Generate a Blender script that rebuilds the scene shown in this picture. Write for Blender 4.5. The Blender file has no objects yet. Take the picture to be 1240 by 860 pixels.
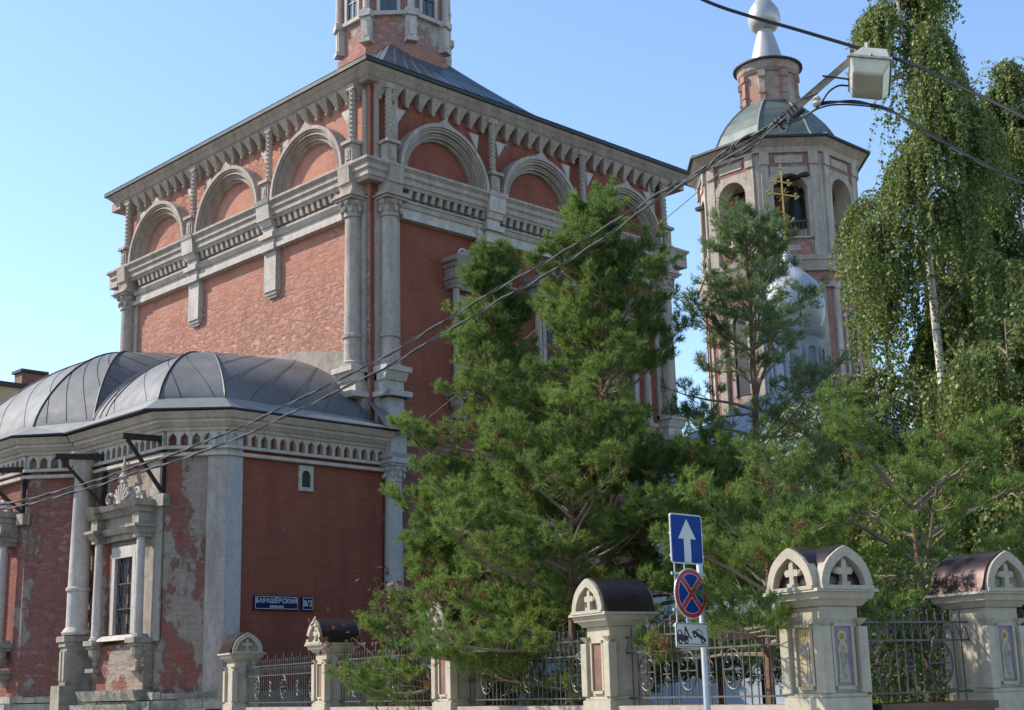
import bpy, bmesh, math, random
import numpy as np
from mathutils import Vector, Matrix
R = math.radians
PI = math.pi
S = bpy.context.scene
COL = S.collection

# ---------------------------------------------------------------- camera
CAM = Vector((0, 0, 1.65))
FPX, PITCH, ROLL, YAW, CX, CY = 1704.67, R(13.185), R(-1.5095), R(45.639), 630.22, 434.42
_f = Vector((math.cos(PITCH)*math.cos(YAW), math.cos(PITCH)*math.sin(YAW), math.sin(PITCH)))
_r = Vector((math.sin(YAW), -math.cos(YAW), 0)); _u = _r.cross(_f)
RT = math.cos(ROLL)*_r + math.sin(ROLL)*_u
UP = -math.sin(ROLL)*_r + math.cos(ROLL)*_u
cd = bpy.data.cameras.new('camera'); cam = bpy.data.objects.new('camera', cd); COL.objects.link(cam)
cd.sensor_width = 36; cd.lens = FPX/1240*36
cd.shift_x = -(CX-620)/1240; cd.shift_y = (CY-430)/1240
cd.clip_end = 3000
cam.matrix_world = Matrix(((RT.x, UP.x, -_f.x, CAM.x), (RT.y, UP.y, -_f.y, CAM.y), (RT.z, UP.z, -_f.z, CAM.z), (0, 0, 0, 1)))
S.camera = cam
def at(px, py, dist):
    """point seen at a photo pixel, dist metres away along the ground"""
    d = RT*(px-CX) + UP*(CY-py) + _f*FPX
    return CAM + d*(dist/math.hypot(d.x, d.y))

# ---------------------------------------------------------------- light
SUN_AZ = R(-34); SUN_EL = R(39)          # from +Y towards +X
sdir = Vector((math.sin(SUN_AZ)*math.cos(SUN_EL), math.cos(SUN_AZ)*math.cos(SUN_EL), math.sin(SUN_EL)))
w = bpy.data.worlds.new('World'); S.world = w; w.use_nodes = True
nt = w.node_tree; bg = nt.nodes['Background']
sky = nt.nodes.new('ShaderNodeTexSky'); sky.sky_type = 'NISHITA'; sky.sun_disc = False
sky.sun_elevation = SUN_EL; sky.sun_rotation = SUN_AZ; sky.air_density = 1.0; sky.dust_density = 0.3; sky.ozone_density = 2.8
nt.links.new(sky.outputs[0], bg.inputs[0]); bg.inputs[1].default_value = 0.15
sl = bpy.data.lights.new('sun', 'SUN'); sl.energy = 3.4; sl.angle = R(0.53); sl.color = (1, .93, .82)
so = bpy.data.objects.new('sun', sl); COL.objects.link(so)
so.rotation_euler = (-sdir).to_track_quat('-Z', 'Y').to_euler(); so.location = (0, 20, 40)
S.view_settings.view_transform = 'Standard'; S.view_settings.look = 'None'
S.view_settings.exposure = 0.9; S.view_settings.gamma = 1

# ---------------------------------------------------------------- materials
M = {}
def _n(t, kind, **kw):
    n = t.nodes.new(kind)
    for k, v in kw.items():
        if k in ('operation', 'data_type', 'blend_type', 'musgrave_type', 'feature', 'distance', 'wave_type', 'bands_direction'): setattr(n, k, v)
    return n
def coords(t, scale=(1, 1, 1), along=False):
    g = t.nodes.new('ShaderNodeNewGeometry')
    if along:        # (x-y, 0, z): one running length for walls of every direction
        sp = t.nodes.new('ShaderNodeSeparateXYZ'); t.links.new(g.outputs['Position'], sp.inputs[0])
        m = t.nodes.new('ShaderNodeMath'); m.operation = 'SUBTRACT'
        t.links.new(sp.outputs[0], m.inputs[0]); t.links.new(sp.outputs[1], m.inputs[1])
        c = t.nodes.new('ShaderNodeCombineXYZ'); t.links.new(m.outputs[0], c.inputs[0]); t.links.new(sp.outputs[2], c.inputs[1])
        src = c.outputs[0]
    else: src = g.outputs['Position']
    mp = t.nodes.new('ShaderNodeMapping'); mp.inputs['Scale'].default_value = scale
    t.links.new(src, mp.inputs[0]); return mp.outputs[0]
def noise(t, vec, scale, detail=5, rough=.6):
    n = t.nodes.new('ShaderNodeTexNoise'); n.inputs['Scale'].default_value = scale
    n.inputs['Detail'].default_value = detail; n.inputs['Roughness'].default_value = rough
    t.links.new(vec, n.inputs['Vector']); return n.outputs[0]
def ramp(t, v, a, b):
    m = t.nodes.new('ShaderNodeMapRange'); m.inputs[1].default_value = a; m.inputs[2].default_value = b
    t.links.new(v, m.inputs[0]); return m.outputs[0]
def mixc(t, fac, a, b):
    m = t.nodes.new('ShaderNodeMix'); m.data_type = 'RGBA'
    if isinstance(fac, float): m.inputs[0].default_value = fac
    else: t.links.new(fac, m.inputs[0])
    for i, c in ((6, a), (7, b)):
        if isinstance(c, tuple): m.inputs[i].default_value = (*c, 1)
        else: t.links.new(c, m.inputs[i])
    return m.outputs[2]
def math2(t, op, a, b):
    m = t.nodes.new('ShaderNodeMath'); m.operation = op
    for i, c in ((0, a), (1, b)):
        if isinstance(c, (int, float)): m.inputs[i].default_value = c
        else: t.links.new(c, m.inputs[i])
    return m.outputs[0]
def newmat(name):
    m = bpy.data.materials.new(name); m.use_nodes = True; t = m.node_tree
    return m, t, t.nodes['Principled BSDF']
def bump(t, b, h, strength, dist):
    n = t.nodes.new('ShaderNodeBump'); n.inputs['Strength'].default_value = strength; n.inputs['Distance'].default_value = dist
    t.links.new(h, n.inputs['Height'])
    t.links.new(n.outputs[0], b.inputs['Normal']); return n

def simple(name, col, rough=.7, metal=0., var=.25, scale=3., bmp=.15, dark=None, spec=.5):
    m, t, b = newmat(name); v = coords(t)
    nz = noise(t, v, scale, 6)
    dk = dark or tuple(c*(1-var) for c in col)
    c = mixc(t, ramp(t, nz, .35, .62), dk, col)
    t.links.new(c, b.inputs['Base Color']); b.inputs['Roughness'].default_value = rough; b.inputs['Metallic'].default_value = metal
    b.inputs['Specular IOR Level'].default_value = spec
    if bmp: bump(t, b, noise(t, v, scale*6, 4), bmp, .02)
    M[name] = m; return m

def stone(name, light, dark, patch, t0=.5, t1=.62, bmp=.4):
    """weathered limewashed stone: light wash, dark dirt streaks, bare patches"""
    m, t, b = newmat(name)
    v = coords(t); va = coords(t, (1, .25, 1), True)
    streak = noise(t, va, 3.2, 6, .65); fine = noise(t, v, 9, 6, .7)
    c = mixc(t, ramp(t, streak, .38, .66), light, dark)
    c = mixc(t, ramp(t, noise(t, v, 1.7, 7, .7), t0, t1), c, patch)
    c2 = mixc(t, math2(t, 'MULTIPLY', ramp(t, fine, .45, .75), .55), c, tuple(x*.62 for x in dark))
    t.links.new(c2, b.inputs['Base Color']); b.inputs['Roughness'].default_value = .9
    b.inputs['Specular IOR Level'].default_value = .2
    h = math2(t, 'ADD', noise(t, v, 14, 5, .7), math2(t, 'MULTIPLY', noise(t, v, 3, 3), 1.5))
    bump(t, b, h, bmp, .035); M[name] = m; return m

def redwall(name, red, red2, worn, plaster, worn_lo, worn_hi, plas_lo, plas_hi, flake=.0, pscale=.55, low=None, bright=None):
    """old red-washed brick; worn = rubbed brick, plaster = places where grey render shows"""
    m, t, b = newmat(name)
    v = coords(t); va = coords(t, (1, 1, 1), True)
    br = t.nodes.new('ShaderNodeTexBrick'); t.links.new(va, br.inputs['Vector'])
    br.inputs['Scale'].default_value = 1; br.inputs['Brick Width'].default_value = .28; br.inputs['Row Height'].default_value = .085
    br.inputs['Mortar Size'].default_value = .009; br.inputs['Mortar Smooth'].default_value = .35
    br.inputs['Color1'].default_value = (.35, .35, .35, 1); br.inputs['Color2'].default_value = (.75, .75, .75, 1); br.inputs['Mortar'].default_value = (0, 0, 0, 1)
    c = mixc(t, ramp(t, noise(t, v, 1.3, 6, .65), .35, .65), red, red2)
    c = mixc(t, math2(t, 'MULTIPLY', ramp(t, br.outputs[0], .35, .75), .13), c, tuple(min(1, x*1.6) for x in red))
    # flakes, long and low like broken brick faces
    vf = coords(t, (1, 2.6, 1), True)
    fl = noise(t, vf, 3.1, 7, .68)
    big = noise(t, coords(t, (1, 1, 1), True), .33, 3, .5)
    wmask = math2(t, 'MULTIPLY', ramp(t, fl, worn_lo, worn_hi), ramp(t, big, .38, .6))
    if low:   # eroded zone near the foot of the upper wall
        sp = t.nodes.new('ShaderNodeSeparateXYZ'); g = t.nodes.new('ShaderNodeNewGeometry'); t.links.new(g.outputs['Position'], sp.inputs[0])
        z = ramp(t, sp.outputs[2], low[0], low[1])
        wmask = math2(t, 'MULTIPLY', ramp(t, fl, worn_lo, worn_hi), math2(t, 'MAXIMUM', z, math2(t, 'MULTIPLY', ramp(t, big, .5, .62), .8)))
    c = mixc(t, wmask, c, worn)
    pm = ramp(t, noise(t, coords(t, (1, .8, 1), True), pscale, 9, .68), plas_lo, plas_hi)
    c = mixc(t, pm, c, plaster)
    c = mixc(t, math2(t, 'MULTIPLY', ramp(t, noise(t, v, 6, 6, .75), .5, .8), .5), c, tuple(x*.55 for x in red))
    # damp and dirt runs down the wall
    c = mixc(t, math2(t, 'MULTIPLY', ramp(t, noise(t, coords(t, (1.6, .16, 1), True), 1.5, 6, .7), .5, .74), .45), c, tuple(x*.5 for x in red2))
    # edge of the render stands out as a darker broken line
    edge = math2(t, 'MULTIPLY', math2(t, 'MULTIPLY', ramp(t, pm, 0., .5), ramp(t, pm, 1., .5)), .5)
    c = mixc(t, edge, c, tuple(x*.5 for x in red2))
    t.links.new(c, b.inputs['Base Color']); b.inputs['Roughness'].default_value = .92; b.inputs['Specular IOR Level'].default_value = .15
    h = math2(t, 'ADD', math2(t, 'MULTIPLY', br.outputs[1], -.22), math2(t, 'MULTIPLY', noise(t, v, 12, 5, .7), .5))
    h = math2(t, 'ADD', h, math2(t, 'MULTIPLY', wmask, -flake))
    h = math2(t, 'ADD', h, math2(t, 'MULTIPLY', pm, .4))
    bump(t, b, h, .7, .03); M[name] = m; return m

redwall('red_sun', (.46, .222, .158), (.40, .178, .125), (.52, .31, .25), (.4, .35, .29), .475, .56, .74, .78, flake=3.5, low=(12.2, 10.2))  # sunlit copy of the wall red, sun put into its paler tone
redwall('red_shade', (.275, .094, .062), (.225, .075, .05), (.31, .14, .11), (.33, .29, .25), .56, .68, .63, .68, flake=.5)  # shaded copy of the same red, shade put into its darker tone
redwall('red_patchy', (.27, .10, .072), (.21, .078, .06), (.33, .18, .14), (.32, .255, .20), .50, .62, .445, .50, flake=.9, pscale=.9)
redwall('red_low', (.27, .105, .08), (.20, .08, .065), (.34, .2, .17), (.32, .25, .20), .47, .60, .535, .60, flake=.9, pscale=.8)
redwall('tower_red', (.37, .17, .135), (.32, .16, .13), (.5, .34, .28), (.42, .37, .32), .5, .62, .52, .62, flake=.4, pscale=.7)
stone('stone', (.46, .385, .325), (.31, .26, .22), (.40, .32, .27), .52, .66)
stone('stone_pale', (.55, .49, .435), (.40, .35, .31), (.44, .37, .31), .56, .68, .3)
stone('stone_white', (.46, .445, .43), (.38, .365, .35), (.31, .28, .245), .64, .7, .25)
stone('stone_dirty', (.38, .33, .27), (.25, .215, .175), (.20, .17, .14), .52, .62, .5)
stone('cream', (.47, .41, .31), (.39, .34, .255), (.34, .29, .22), .6, .74, .15)
stone('lantern_brick', (.44, .37, .32), (.33, .27, .23), (.36, .20, .15), .42, .56, .6)
stone('pale_bounce_cornice', (.55, .48, .405), (.42, .36, .30), (.46, .38, .31), .6, .72, .3)  # pale eaves stone, brightened to stand in for light bounced under the overhang
stone('rubble', (.46, .41, .32), (.30, .27, .22), (.22, .2, .17), .48, .56, .8)
stone('tower_stone', (.50, .425, .345), (.35, .295, .245), (.43, .30, .24), .58, .66, .35)
simple('cream_dirty', (.40, .355, .28), .9, 0, .3, 3, .2)
simple('brown_metal', (.075, .045, .04), .28, .65, .35, 2.5, .05)
simple('iron_grey', (.11, .105, .10), .5, .3, .4, 8, .05)
simple('iron_dark', (.10, .095, .09), .5, .3, .3, 8, .05)
simple('rust', (.035, .025, .022), .8, .2, .4, 9, .2)
simple('dark_void', (.012, .012, .014), .5, 0, .2, 2, 0)
simple('glass', (.05, .085, .11), .12, 0, .3, 1.5, 0, spec=.8)
simple('gold', (.62, .42, .12), .35, .85, .25, 10, .05)
simple('dome_white', (.47, .49, .52), .45, .1, .08, 2, .03)
simple('silver', (.48, .455, .42), .4, .45, .15, 2, .03)
simple('bronze', (.045, .06, .055), .5, .6, .3, 4, .05)
simple('chapel_white', (.36, .395, .45), .85, 0, .1, 1.5, .1)
simple('tile_blue', (.30, .34, .40), .5, .1, .3, 4, .15)
simple('yellow_wall', (.50, .41, .22), .9, 0, .12, .8, .1)
simple('chimney_brick', (.23, .12, .085), .9, 0, .4, 5, .3)
simple('ground', (.16, .15, .12), .95, 0, .4, .6, .3)
simple('coping', (.40, .31, .26), .9, 0, .3, 3, .3)
simple('lawn', (.06, .09, .03), .95, 0, .4, 2, .3)
simple('asphalt', (.055, .055, .057), .9, 0, .25, 5, .3)
simple('paving', (.30, .29, .27), .9, 0, .2, 3, .2)
simple('kerb', (.36, .35, .33), .85, 0, .2, 4, .2)
simple('paint_white', (.75, .75, .73), .6, 0, .1, 5, 0)
simple('sign_blue', (.003, .04, .21), .6, 0, .1, 5, 0, spec=.15)
simple('sign_white', (.50, .505, .49), .4, 0, .06, 6, 0)
simple('sign_red', (.42, .02, .03), .35, 0, .1, 5, 0)
simple('sign_black', (.015, .015, .015), .5, 0, .1, 5, 0)
simple('plate_blue', (.006, .013, .085), .6, 0, .1, 5, 0, spec=.15)
simple('galvanised', (.42, .44, .46), .45, .5, .2, 6, .05)
simple('lamp_housing', (.50, .48, .38), .5, 0, .2, 7, .05)
simple('lamp_glass', (.52, .50, .38), .25, 0, .2, 4, 0)
simple('arm_paint', (.42, .38, .33), .6, .2, .35, 9, .1)
simple('cable_black', (.022, .022, .026), .6, 0, .3, 20, 0)
simple('cable_grey', (.22, .2, .19), .7, 0, .6, 60, .2)
simple('twig_dark', (.11, .08, .055), .9, 0, .3, 6, .2)
simple('bark_pine', (.22, .115, .06), .9, 0, .45, 6, .6)
simple('bark_twig', (.27, .20, .14), .9, 0, .3, 6, .2)
simple('mosaic_gold', (.42, .30, .14), .5, .1, .25, 16, .05)
simple('mosaic_violet', (.24, .2, .27), .6, 0, .3, 16, .05)
simple('robe_ochre', (.42, .33, .18), .7, 0, .3, 18, 0)
simple('robe_grey', (.28, .26, .24), .7, 0, .3, 18, 0)
simple('robe_blue', (.10, .12, .2), .7, 0, .3, 18, 0)
simple('skin_tone', (.30, .19, .11), .7, 0, .2, 10, 0)
simple('halo_gold', (.50, .36, .14), .5, .2, .2, 10, 0)

def metal_roof(name, col, rough, metal, var=.35, scale=.9):
    m, t, b = newmat(name); v = coords(t)
    c = mixc(t, ramp(t, noise(t, v, scale, 6, .6), .35, .65), tuple(x*(1-var) for x in col), col)
    c = mixc(t, math2(t, 'MULTIPLY', ramp(t, noise(t, v, 7, 5, .7), .52, .75), .3), c, tuple(x*.55 for x in col))
    t.links.new(c, b.inputs['Base Color']); b.inputs['Metallic'].default_value = metal
    r = ramp(t, noise(t, v, 2.3, 4), .3, .7)
    t.links.new(math2(t, 'ADD', math2(t, 'MULTIPLY', r, .15), rough), b.inputs['Roughness'])
    bump(t, b, noise(t, v, 1.8, 3), .25, .03); M[name] = m
metal_roof('roof_dark', (.16, .158, .155), .6, .0, .45, .7)
metal_roof('roof_seam', (.05, .05, .055), .5, .3)
metal_roof('roof_flash', (.25, .245, .235), .6, .0, .25)
metal_roof('roof_blue', (.10, .125, .15), .3, .4)
metal_roof('roof_green', (.13, .16, .14), .45, .25, .4, 1.5)
metal_roof('roof_edge', (.03, .033, .038), .5, .2)

def birch_bark():
    m, t, b = newmat('bark_birch'); v = coords(t, (1, 1, 5))
    c = mixc(t, ramp(t, noise(t, v, 2.2, 5, .7), .55, .6), (.62, .56, .48), (.06, .05, .045))
    t.links.new(c, b.inputs['Base Color']); b.inputs['Roughness'].default_value = .85; M['bark_birch'] = m
birch_bark()
def leafmat(name, cols, trans=.35, rough=.6):
    m, t, b = newmat(name)
    g = t.nodes.new('ShaderNodeNewGeometry'); cr = t.nodes.new('ShaderNodeValToRGB')
    t.links.new(g.outputs['Random Per Island'], cr.inputs[0])
    el = cr.color_ramp.elements
    el[0].color = (*cols[0], 1); el[1].color = (*cols[-1], 1)
    for i, c in enumerate(cols[1:-1]):
        e = el.new((i+1)/(len(cols)-1)); e.color = (*c, 1)
    c = mixc(t, ramp(t, noise(t, coords(t), 1.1, 3), .35, .65), (.75, .8, .8), (1.15, 1.12, .95))
    mm = t.nodes.new('ShaderNodeMix'); mm.data_type = 'RGBA'; mm.blend_type = 'MULTIPLY'; mm.inputs[0].default_value = 1
    t.links.new(cr.outputs[0], mm.inputs[6]); t.links.new(c, mm.inputs[7])
    t.links.new(mm.outputs[2], b.inputs['Base Color']); b.inputs['Roughness'].default_value = rough
    b.inputs['Specular IOR Level'].default_value = .35
    tr = t.nodes.new('ShaderNodeBsdfTranslucent'); t.links.new(mm.outputs[2], tr.inputs[0])
    ms = t.nodes.new('ShaderNodeMixShader'); ms.inputs[0].default_value = trans
    t.links.new(b.outputs[0], ms.inputs[1]); t.links.new(tr.outputs[0], ms.inputs[2])
    t.links.new(ms.outputs[0], t.nodes['Material Output'].inputs[0]); M[name] = m
leafmat('needles', [(.11, .17, .045), (.15, .23, .055), (.19, .275, .065), (.25, .32, .085)], .5)
leafmat('needles_cool', [(.13, .19, .085), (.17, .24, .10), (.21, .29, .115)], .5)
leafmat('birch_leaves', [(.11, .16, .035), (.16, .22, .05), (.21, .27, .07), (.34, .36, .15)], .42, .45)
leafmat('dry_needles', [(.20, .10, .04), (.28, .15, .07), (.16, .09, .05)], .3)
leafmat('red_leaves', [(.09, .03, .025), (.14, .05, .03), (.10, .07, .03)], .3)

# ---------------------------------------------------------------- mesh helpers
class Fr:
    """local frame of a wall: u runs along it, o stands out of it, z is up"""
    def __init__(s, x, y, d, n): s.x, s.y, s.d, s.n = x, y, Vector((*d, 0)).normalized(), Vector((*n, 0)).normalized()
    def p(s, u, z, o=0): return (s.x+s.d.x*u+s.n.x*o, s.y+s.d.y*u+s.n.y*o, z)
class MB:
    def __init__(s): s.v = []; s.f = []; s.mi = []; s.cur = 0
    def add(s, vs, fs):
        k = len(s.v); s.v += [tuple(p) for p in vs]
        for f in fs: s.f.append(tuple(i+k for i in f)); s.mi.append(s.cur)
        return s
    def hexa(s, p): return s.add(p, [(0, 1, 2, 3), (7, 6, 5, 4), (0, 4, 5, 1), (1, 5, 6, 2), (2, 6, 7, 3), (3, 7, 4, 0)])
    def box(s, x0, x1, y0, y1, z0, z1):
        return s.hexa([(x0, y0, z0), (x0, y1, z0), (x1, y1, z0), (x1, y0, z0), (x0, y0, z1), (x0, y1, z1), (x1, y1, z1), (x1, y0, z1)])
    def fb(s, f, u0, u1, z0, z1, o0, o1, o1t=None, ut=0):
        """box on a wall; o1t = stand-out at its top; ut = widening at the top"""
        t = o1 if o1t is None else o1t
        return s.hexa([f.p(u0, z0, o0), f.p(u1, z0, o0), f.p(u1, z0, o1), f.p(u0, z0, o1),
                       f.p(u0-ut, z1, o0), f.p(u1+ut, z1, o0), f.p(u1+ut, z1, t), f.p(u0-ut, z1, t)])
    def band(s, f, W_, z0, z1, o, o2=None):
        '''moulding that runs the whole wall and is mitred at both corners'''
        o2 = o if o2 is None else o2
        return s.add([f.p(0, z0), f.p(W_, z0), f.p(W_+o, z0, o), f.p(-o, z0, o), f.p(0, z1), f.p(W_, z1), f.p(W_+o2, z1, o2), f.p(-o2, z1, o2)],
                     [(0, 1, 2, 3), (7, 6, 5, 4), (0, 4, 5, 1), (2, 6, 7, 3)])
    def poly(s, f, pts, o0, o1):
        """outline pts (u,z) on a wall, extruded from o0 to o1"""
        n = len(pts); vs = [f.p(u, z, o0) for u, z in pts]+[f.p(u, z, o1) for u, z in pts]
        return s.add(vs, [tuple(range(n)), tuple(range(2*n-1, n-1, -1))]+[(i, n+i, n+(i+1) % n, (i+1) % n) for i in range(n)])
    def prism(s, pts, z0, z1, top=None):
        n = len(pts); tp = top or pts
        return s.add([(x, y, z0) for x, y in pts]+[(x, y, z1) for x, y in tp],
                     [tuple(range(n-1, -1, -1)), tuple(range(n, 2*n))]+[(i, (i+1) % n, n+(i+1) % n, n+i) for i in range(n)])
    def lathe(s, x, y, prof, n=16, a0=0., a1=2*PI, ph=0., capt=True):
        full = abs(a1-a0-2*PI) < 1e-6; m = n if full else n+1; vs = []
        for r, z in prof:
            for i in range(m):
                a = a0+(a1-a0)*i/n+ph; vs.append((x+r*math.cos(a), y+r*math.sin(a), z))
        fs = []
        for j in range(len(prof)-1):
            for i in range(n if full else n):
                k = (i+1) % m if full else i+1
                fs.append((j*m+i, j*m+k, (j+1)*m+k, (j+1)*m+i))
        if capt and full: fs.append(tuple(range(m-1, -1, -1))); fs.append(tuple((len(prof)-1)*m+i for i in range(m)))
        return s.add(vs, fs)
    def tube(s, pts, r, n=6, r1=None, cap=True):
        pts = [Vector(p) for p in pts]; m = len(pts); vs = []; r1 = r if r1 is None else r1; ref = None
        for i, p in enumerate(pts):
            d = (pts[min(i+1, m-1)]-pts[max(i-1, 0)])
            d = d.normalized() if d.length > 1e-9 else Vector((0, 0, 1))
            a = Vector((0, 0, 1)) if abs(d.z) < .9 else Vector((1, 0, 0))
            if ref is not None: a = ref
            e = d.cross(a)
            if e.length < 1e-6: e = d.orthogonal()
            e.normalize(); g = e.cross(d).normalized(); ref = g
            rr = r+(r1-r)*i/max(1, m-1)
            for k in range(n):
                t = 2*PI*k/n; vs.append(p+e*(rr*math.cos(t))+g*(rr*math.sin(t)))
        fs = [(j*n+k, j*n+(k+1) % n, (j+1)*n+(k+1) % n, (j+1)*n+k) for j in range(m-1) for k in range(n)]
        if cap: fs += [tuple(range(n-1, -1, -1)), tuple((m-1)*n+k for k in range(n))]
        return s.add(vs, fs)
    def arch(s, f, cu, z0, r0, r1, o0, o1, keel=0., n=22, stilt=0., legs=0., o1b=None):
        """half ring on a wall, r0 inside r1; keel lifts the crown to a point; legs = straight part below"""
        pts = []
        for i in range(n+1):
            a = PI*i/n; k = keel*max(0, 1-abs(a-PI/2)/.16)**1.3
            pts.append((a, k))
        loop = []
        for a, k in pts: loop.append((cu+r1*math.cos(a), z0+r1*math.sin(a)+k, cu+r0*math.cos(a), z0+r0*math.sin(a)))
        if legs: loop = [(cu+r1, z0-legs, cu+r0, z0-legs)]+loop+[(cu-r1, z0-legs, cu-r0, z0-legs)]
        m = len(loop); vs = []; ob = o1 if o1b is None else o1b
        for a, b, c, d in loop: vs += [f.p(a, b, o0), f.p(a, b, o1), f.p(c, d, ob), f.p(c, d, o0)]
        fs = []
        for i in range(m-1):
            p = 4*i; q = p+4
            fs += [(p, p+1, q+1, q), (p+1, p+2, q+2, q+1), (p+2, p+3, q+3, q+2), (p+3, p, q, q+3)]
        fs += [(0, 1, 2, 3), tuple(4*(m-1)+k for k in (3, 2, 1, 0))]
        return s.add(vs, fs)
    def disc(s, f, cu, z0, r, o0, o1, n=20, full=False, legs=0.):
        """filled half disc (or full) on a wall"""
        if full: pts = [(cu+r*math.cos(2*PI*i/n), z0+r*math.sin(2*PI*i/n)) for i in range(n)]
        else: pts = [(cu+r*math.cos(PI*i/n), z0+r*math.sin(PI*i/n)) for i in range(n+1)]
        if legs: pts = [(cu+r, z0-legs)]+pts+[(cu-r, z0-legs)]
        return s.poly(f, pts, o0, o1)
    def openwall(s, f, w, z0, z1, cu, hw, sill, spring, o0, o1, n=12):
        """wall of width w (u from -w/2) with one round-headed opening"""
        xs = [-w/2]+[cu-hw*math.cos(PI*i/n) for i in range(n+1)]+[w/2]
        s.fb(f, -w/2, cu-hw, z0, z1, o0, o1); s.fb(f, cu+hw, w/2, z0, z1, o0, o1)
        if sill > z0: s.fb(f, cu-hw, cu+hw, z0, sill, o0, o1)
        for i in range(1, n+1):
            a, b = xs[i], xs[i+1]
            za = spring+math.sqrt(max(0, hw*hw-(a-cu)**2)); zb = spring+math.sqrt(max(0, hw*hw-(b-cu)**2))
            s.hexa([f.p(a, za, o0), f.p(b, zb, o0), f.p(b, zb, o1), f.p(a, za, o1), f.p(a, z1, o0), f.p(b, z1, o0), f.p(b, z1, o1), f.p(a, z1, o1)])
        return s
    def scallop(s, f, u0, u1, n, zb, zs, zt, zu, o0, o1, post=.34):
        """band whose lower edge is a row of small keel-headed arches"""
        p = (u1-u0)/n
        for i in range(n):
            a = u0+i*p; h = p*post/2; m = a+p/2
            s.fb(f, a, a+h, zb, zu, o0, o1); s.fb(f, a+p-h, a+p, zb, zu, o0, o1)
            q = (zt-zs)
            L = [(a+h, zs), (a+h+.02, zs+q*.4), (m-.02, zs+q*.7), (m, zt)]
            Rr = [(m, zt), (m+.02, zs+q*.7), (a+p-h-.02, zs+q*.4), (a+p-h, zs)]
            s.poly(f, L+[(m, zu), (a+h, zu)], o0, o1); s.poly(f, Rr+[(a+p-h, zu), (m, zu)], o0, o1)
        return s
    def ball(s, c, r, n=8, m=6, sz=1.):
        prof = [(max(1e-4, r*math.sin(PI*j/m)), c[2]-r*sz*math.cos(PI*j/m)) for j in range(m+1)]
        return s.lathe(c[0], c[1], prof, n)
    def grid(s, fn, nu, nv):
        vs = [fn(i/nu, j/nv) for j in range(nv+1) for i in range(nu+1)]
        return s.add(vs, [(j*(nu+1)+i, j*(nu+1)+i+1, (j+1)*(nu+1)+i+1, (j+1)*(nu+1)+i) for j in range(nv) for i in range(nu)])
    def build(s, name, mat, parent=None, smooth=False, off=None, norm=True, label=None, bev=0.):
        me = bpy.data.meshes.new(name); o = bpy.data.objects.new(name, me)
        b = Vector(off) if off is not None else (BASE.get(parent.name, Vector((0, 0, 0))) if parent else Vector((0, 0, 0)))
        me.from_pydata([(v[0]-b.x, v[1]-b.y, v[2]-b.z) for v in s.v], [], s.f)
        mats = mat if isinstance(mat, (list, tuple)) else [mat]
        for q in mats: me.materials.append(M[q])
        if len(mats) > 1: me.polygons.foreach_set('material_index', s.mi)
        if norm:
            bm = bmesh.new(); bm.from_mesh(me); bmesh.ops.recalc_face_normals(bm, faces=bm.faces); bm.to_mesh(me); bm.free()
        if smooth:
            me.polygons.foreach_set('use_smooth', [True]*len(me.polygons))
            try: me.set_sharp_from_angle(angle=R(38))
            except Exception: pass
        COL.objects.link(o)
        if parent:
            o.parent = parent; BASE[o.name] = b.copy()
        else: BASE[o.name] = b.copy(); o.location = b
        if bev:
            md = o.modifiers.new('bevel', 'BEVEL'); md.width = bev; md.segments = 2; md.limit_method = 'ANGLE'
        if label: o['label'] = label
        return o
BASE = {}
def thing(name, label, cat, loc=(0, 0, 0), rz=0., group=None, local=False):
    o = bpy.data.objects.new(name, None); COL.objects.link(o); o.location = loc; o.rotation_euler = (0, 0, rz)
    o.empty_display_size = .3; o['label'] = label; o['category'] = cat
    if group: o['group'] = group
    BASE[o.name] = Vector((0, 0, 0)) if local else Vector(loc); return o
def tag(o, label, cat, group=None):
    o['label'] = label; o['category'] = cat
    if group: o['group'] = group
    return o
def struct(o): o['kind'] = 'structure'; return o
def fastmesh(name, V, F, mat, parent):
    """big foliage mesh from arrays: V (n,3), F (m,3)"""
    me = bpy.data.meshes.new(name); b = np.array(BASE.get(parent.name, Vector((0, 0, 0))))
    V = (V-b).astype(np.float32); m = len(F)
    me.vertices.add(len(V)); me.vertices.foreach_set('co', V.ravel())
    me.loops.add(m*3); me.loops.foreach_set('vertex_index', F.astype(np.int32).ravel())
    me.polygons.add(m); me.polygons.foreach_set('loop_start', np.arange(0, 3*m, 3, dtype=np.int32)); me.polygons.foreach_set('loop_total', np.full(m, 3, dtype=np.int32))
    me.update(); me.validate(); me.materials.append(M[mat])
    o = bpy.data.objects.new(name, me); COL.objects.link(o); o.parent = parent; return o
def octa(x, y, r, ph=R(22.5), n=8): return [(x+r*math.cos(ph+2*PI*i/n), y+r*math.sin(ph+2*PI*i/n)) for i in range(n)]

# ================================================================ the ground
g = MB(); g.add([(-400, -400, 0), (600, -400, 0), (600, 600, 0), (-400, 600, 0)], [(0, 1, 2, 3)]); struct(g.build('ground', 'ground'))
A = Vector((.259, .966, 0)).normalized(); N1 = Vector((-A.y, A.x, 0)); N2 = -A     # along the first fence, its street side, second street side
K = Vector((10.76, 7.24, 0))                                                        # corner of the fence
def fp(a, n): q = K+A*a+N1*n; return (q.x, q.y)
g = MB()
g.add([(*fp(-90, 3.2), .004), (*fp(90, 3.2), .004), (*fp(90, 11), .004), (*fp(-90, 11), .004)], [(0, 1, 2, 3)])
struct(g.build('road', 'asphalt'))
g = MB()
g.add([(*fp(-11, -80), .008), (*fp(-3.4, -80), .008), (*fp(-3.4, 3.2), .008), (*fp(-11, 3.2), .008)], [(0, 1, 2, 3)])
struct(g.build('side_road', 'asphalt'))
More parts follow.
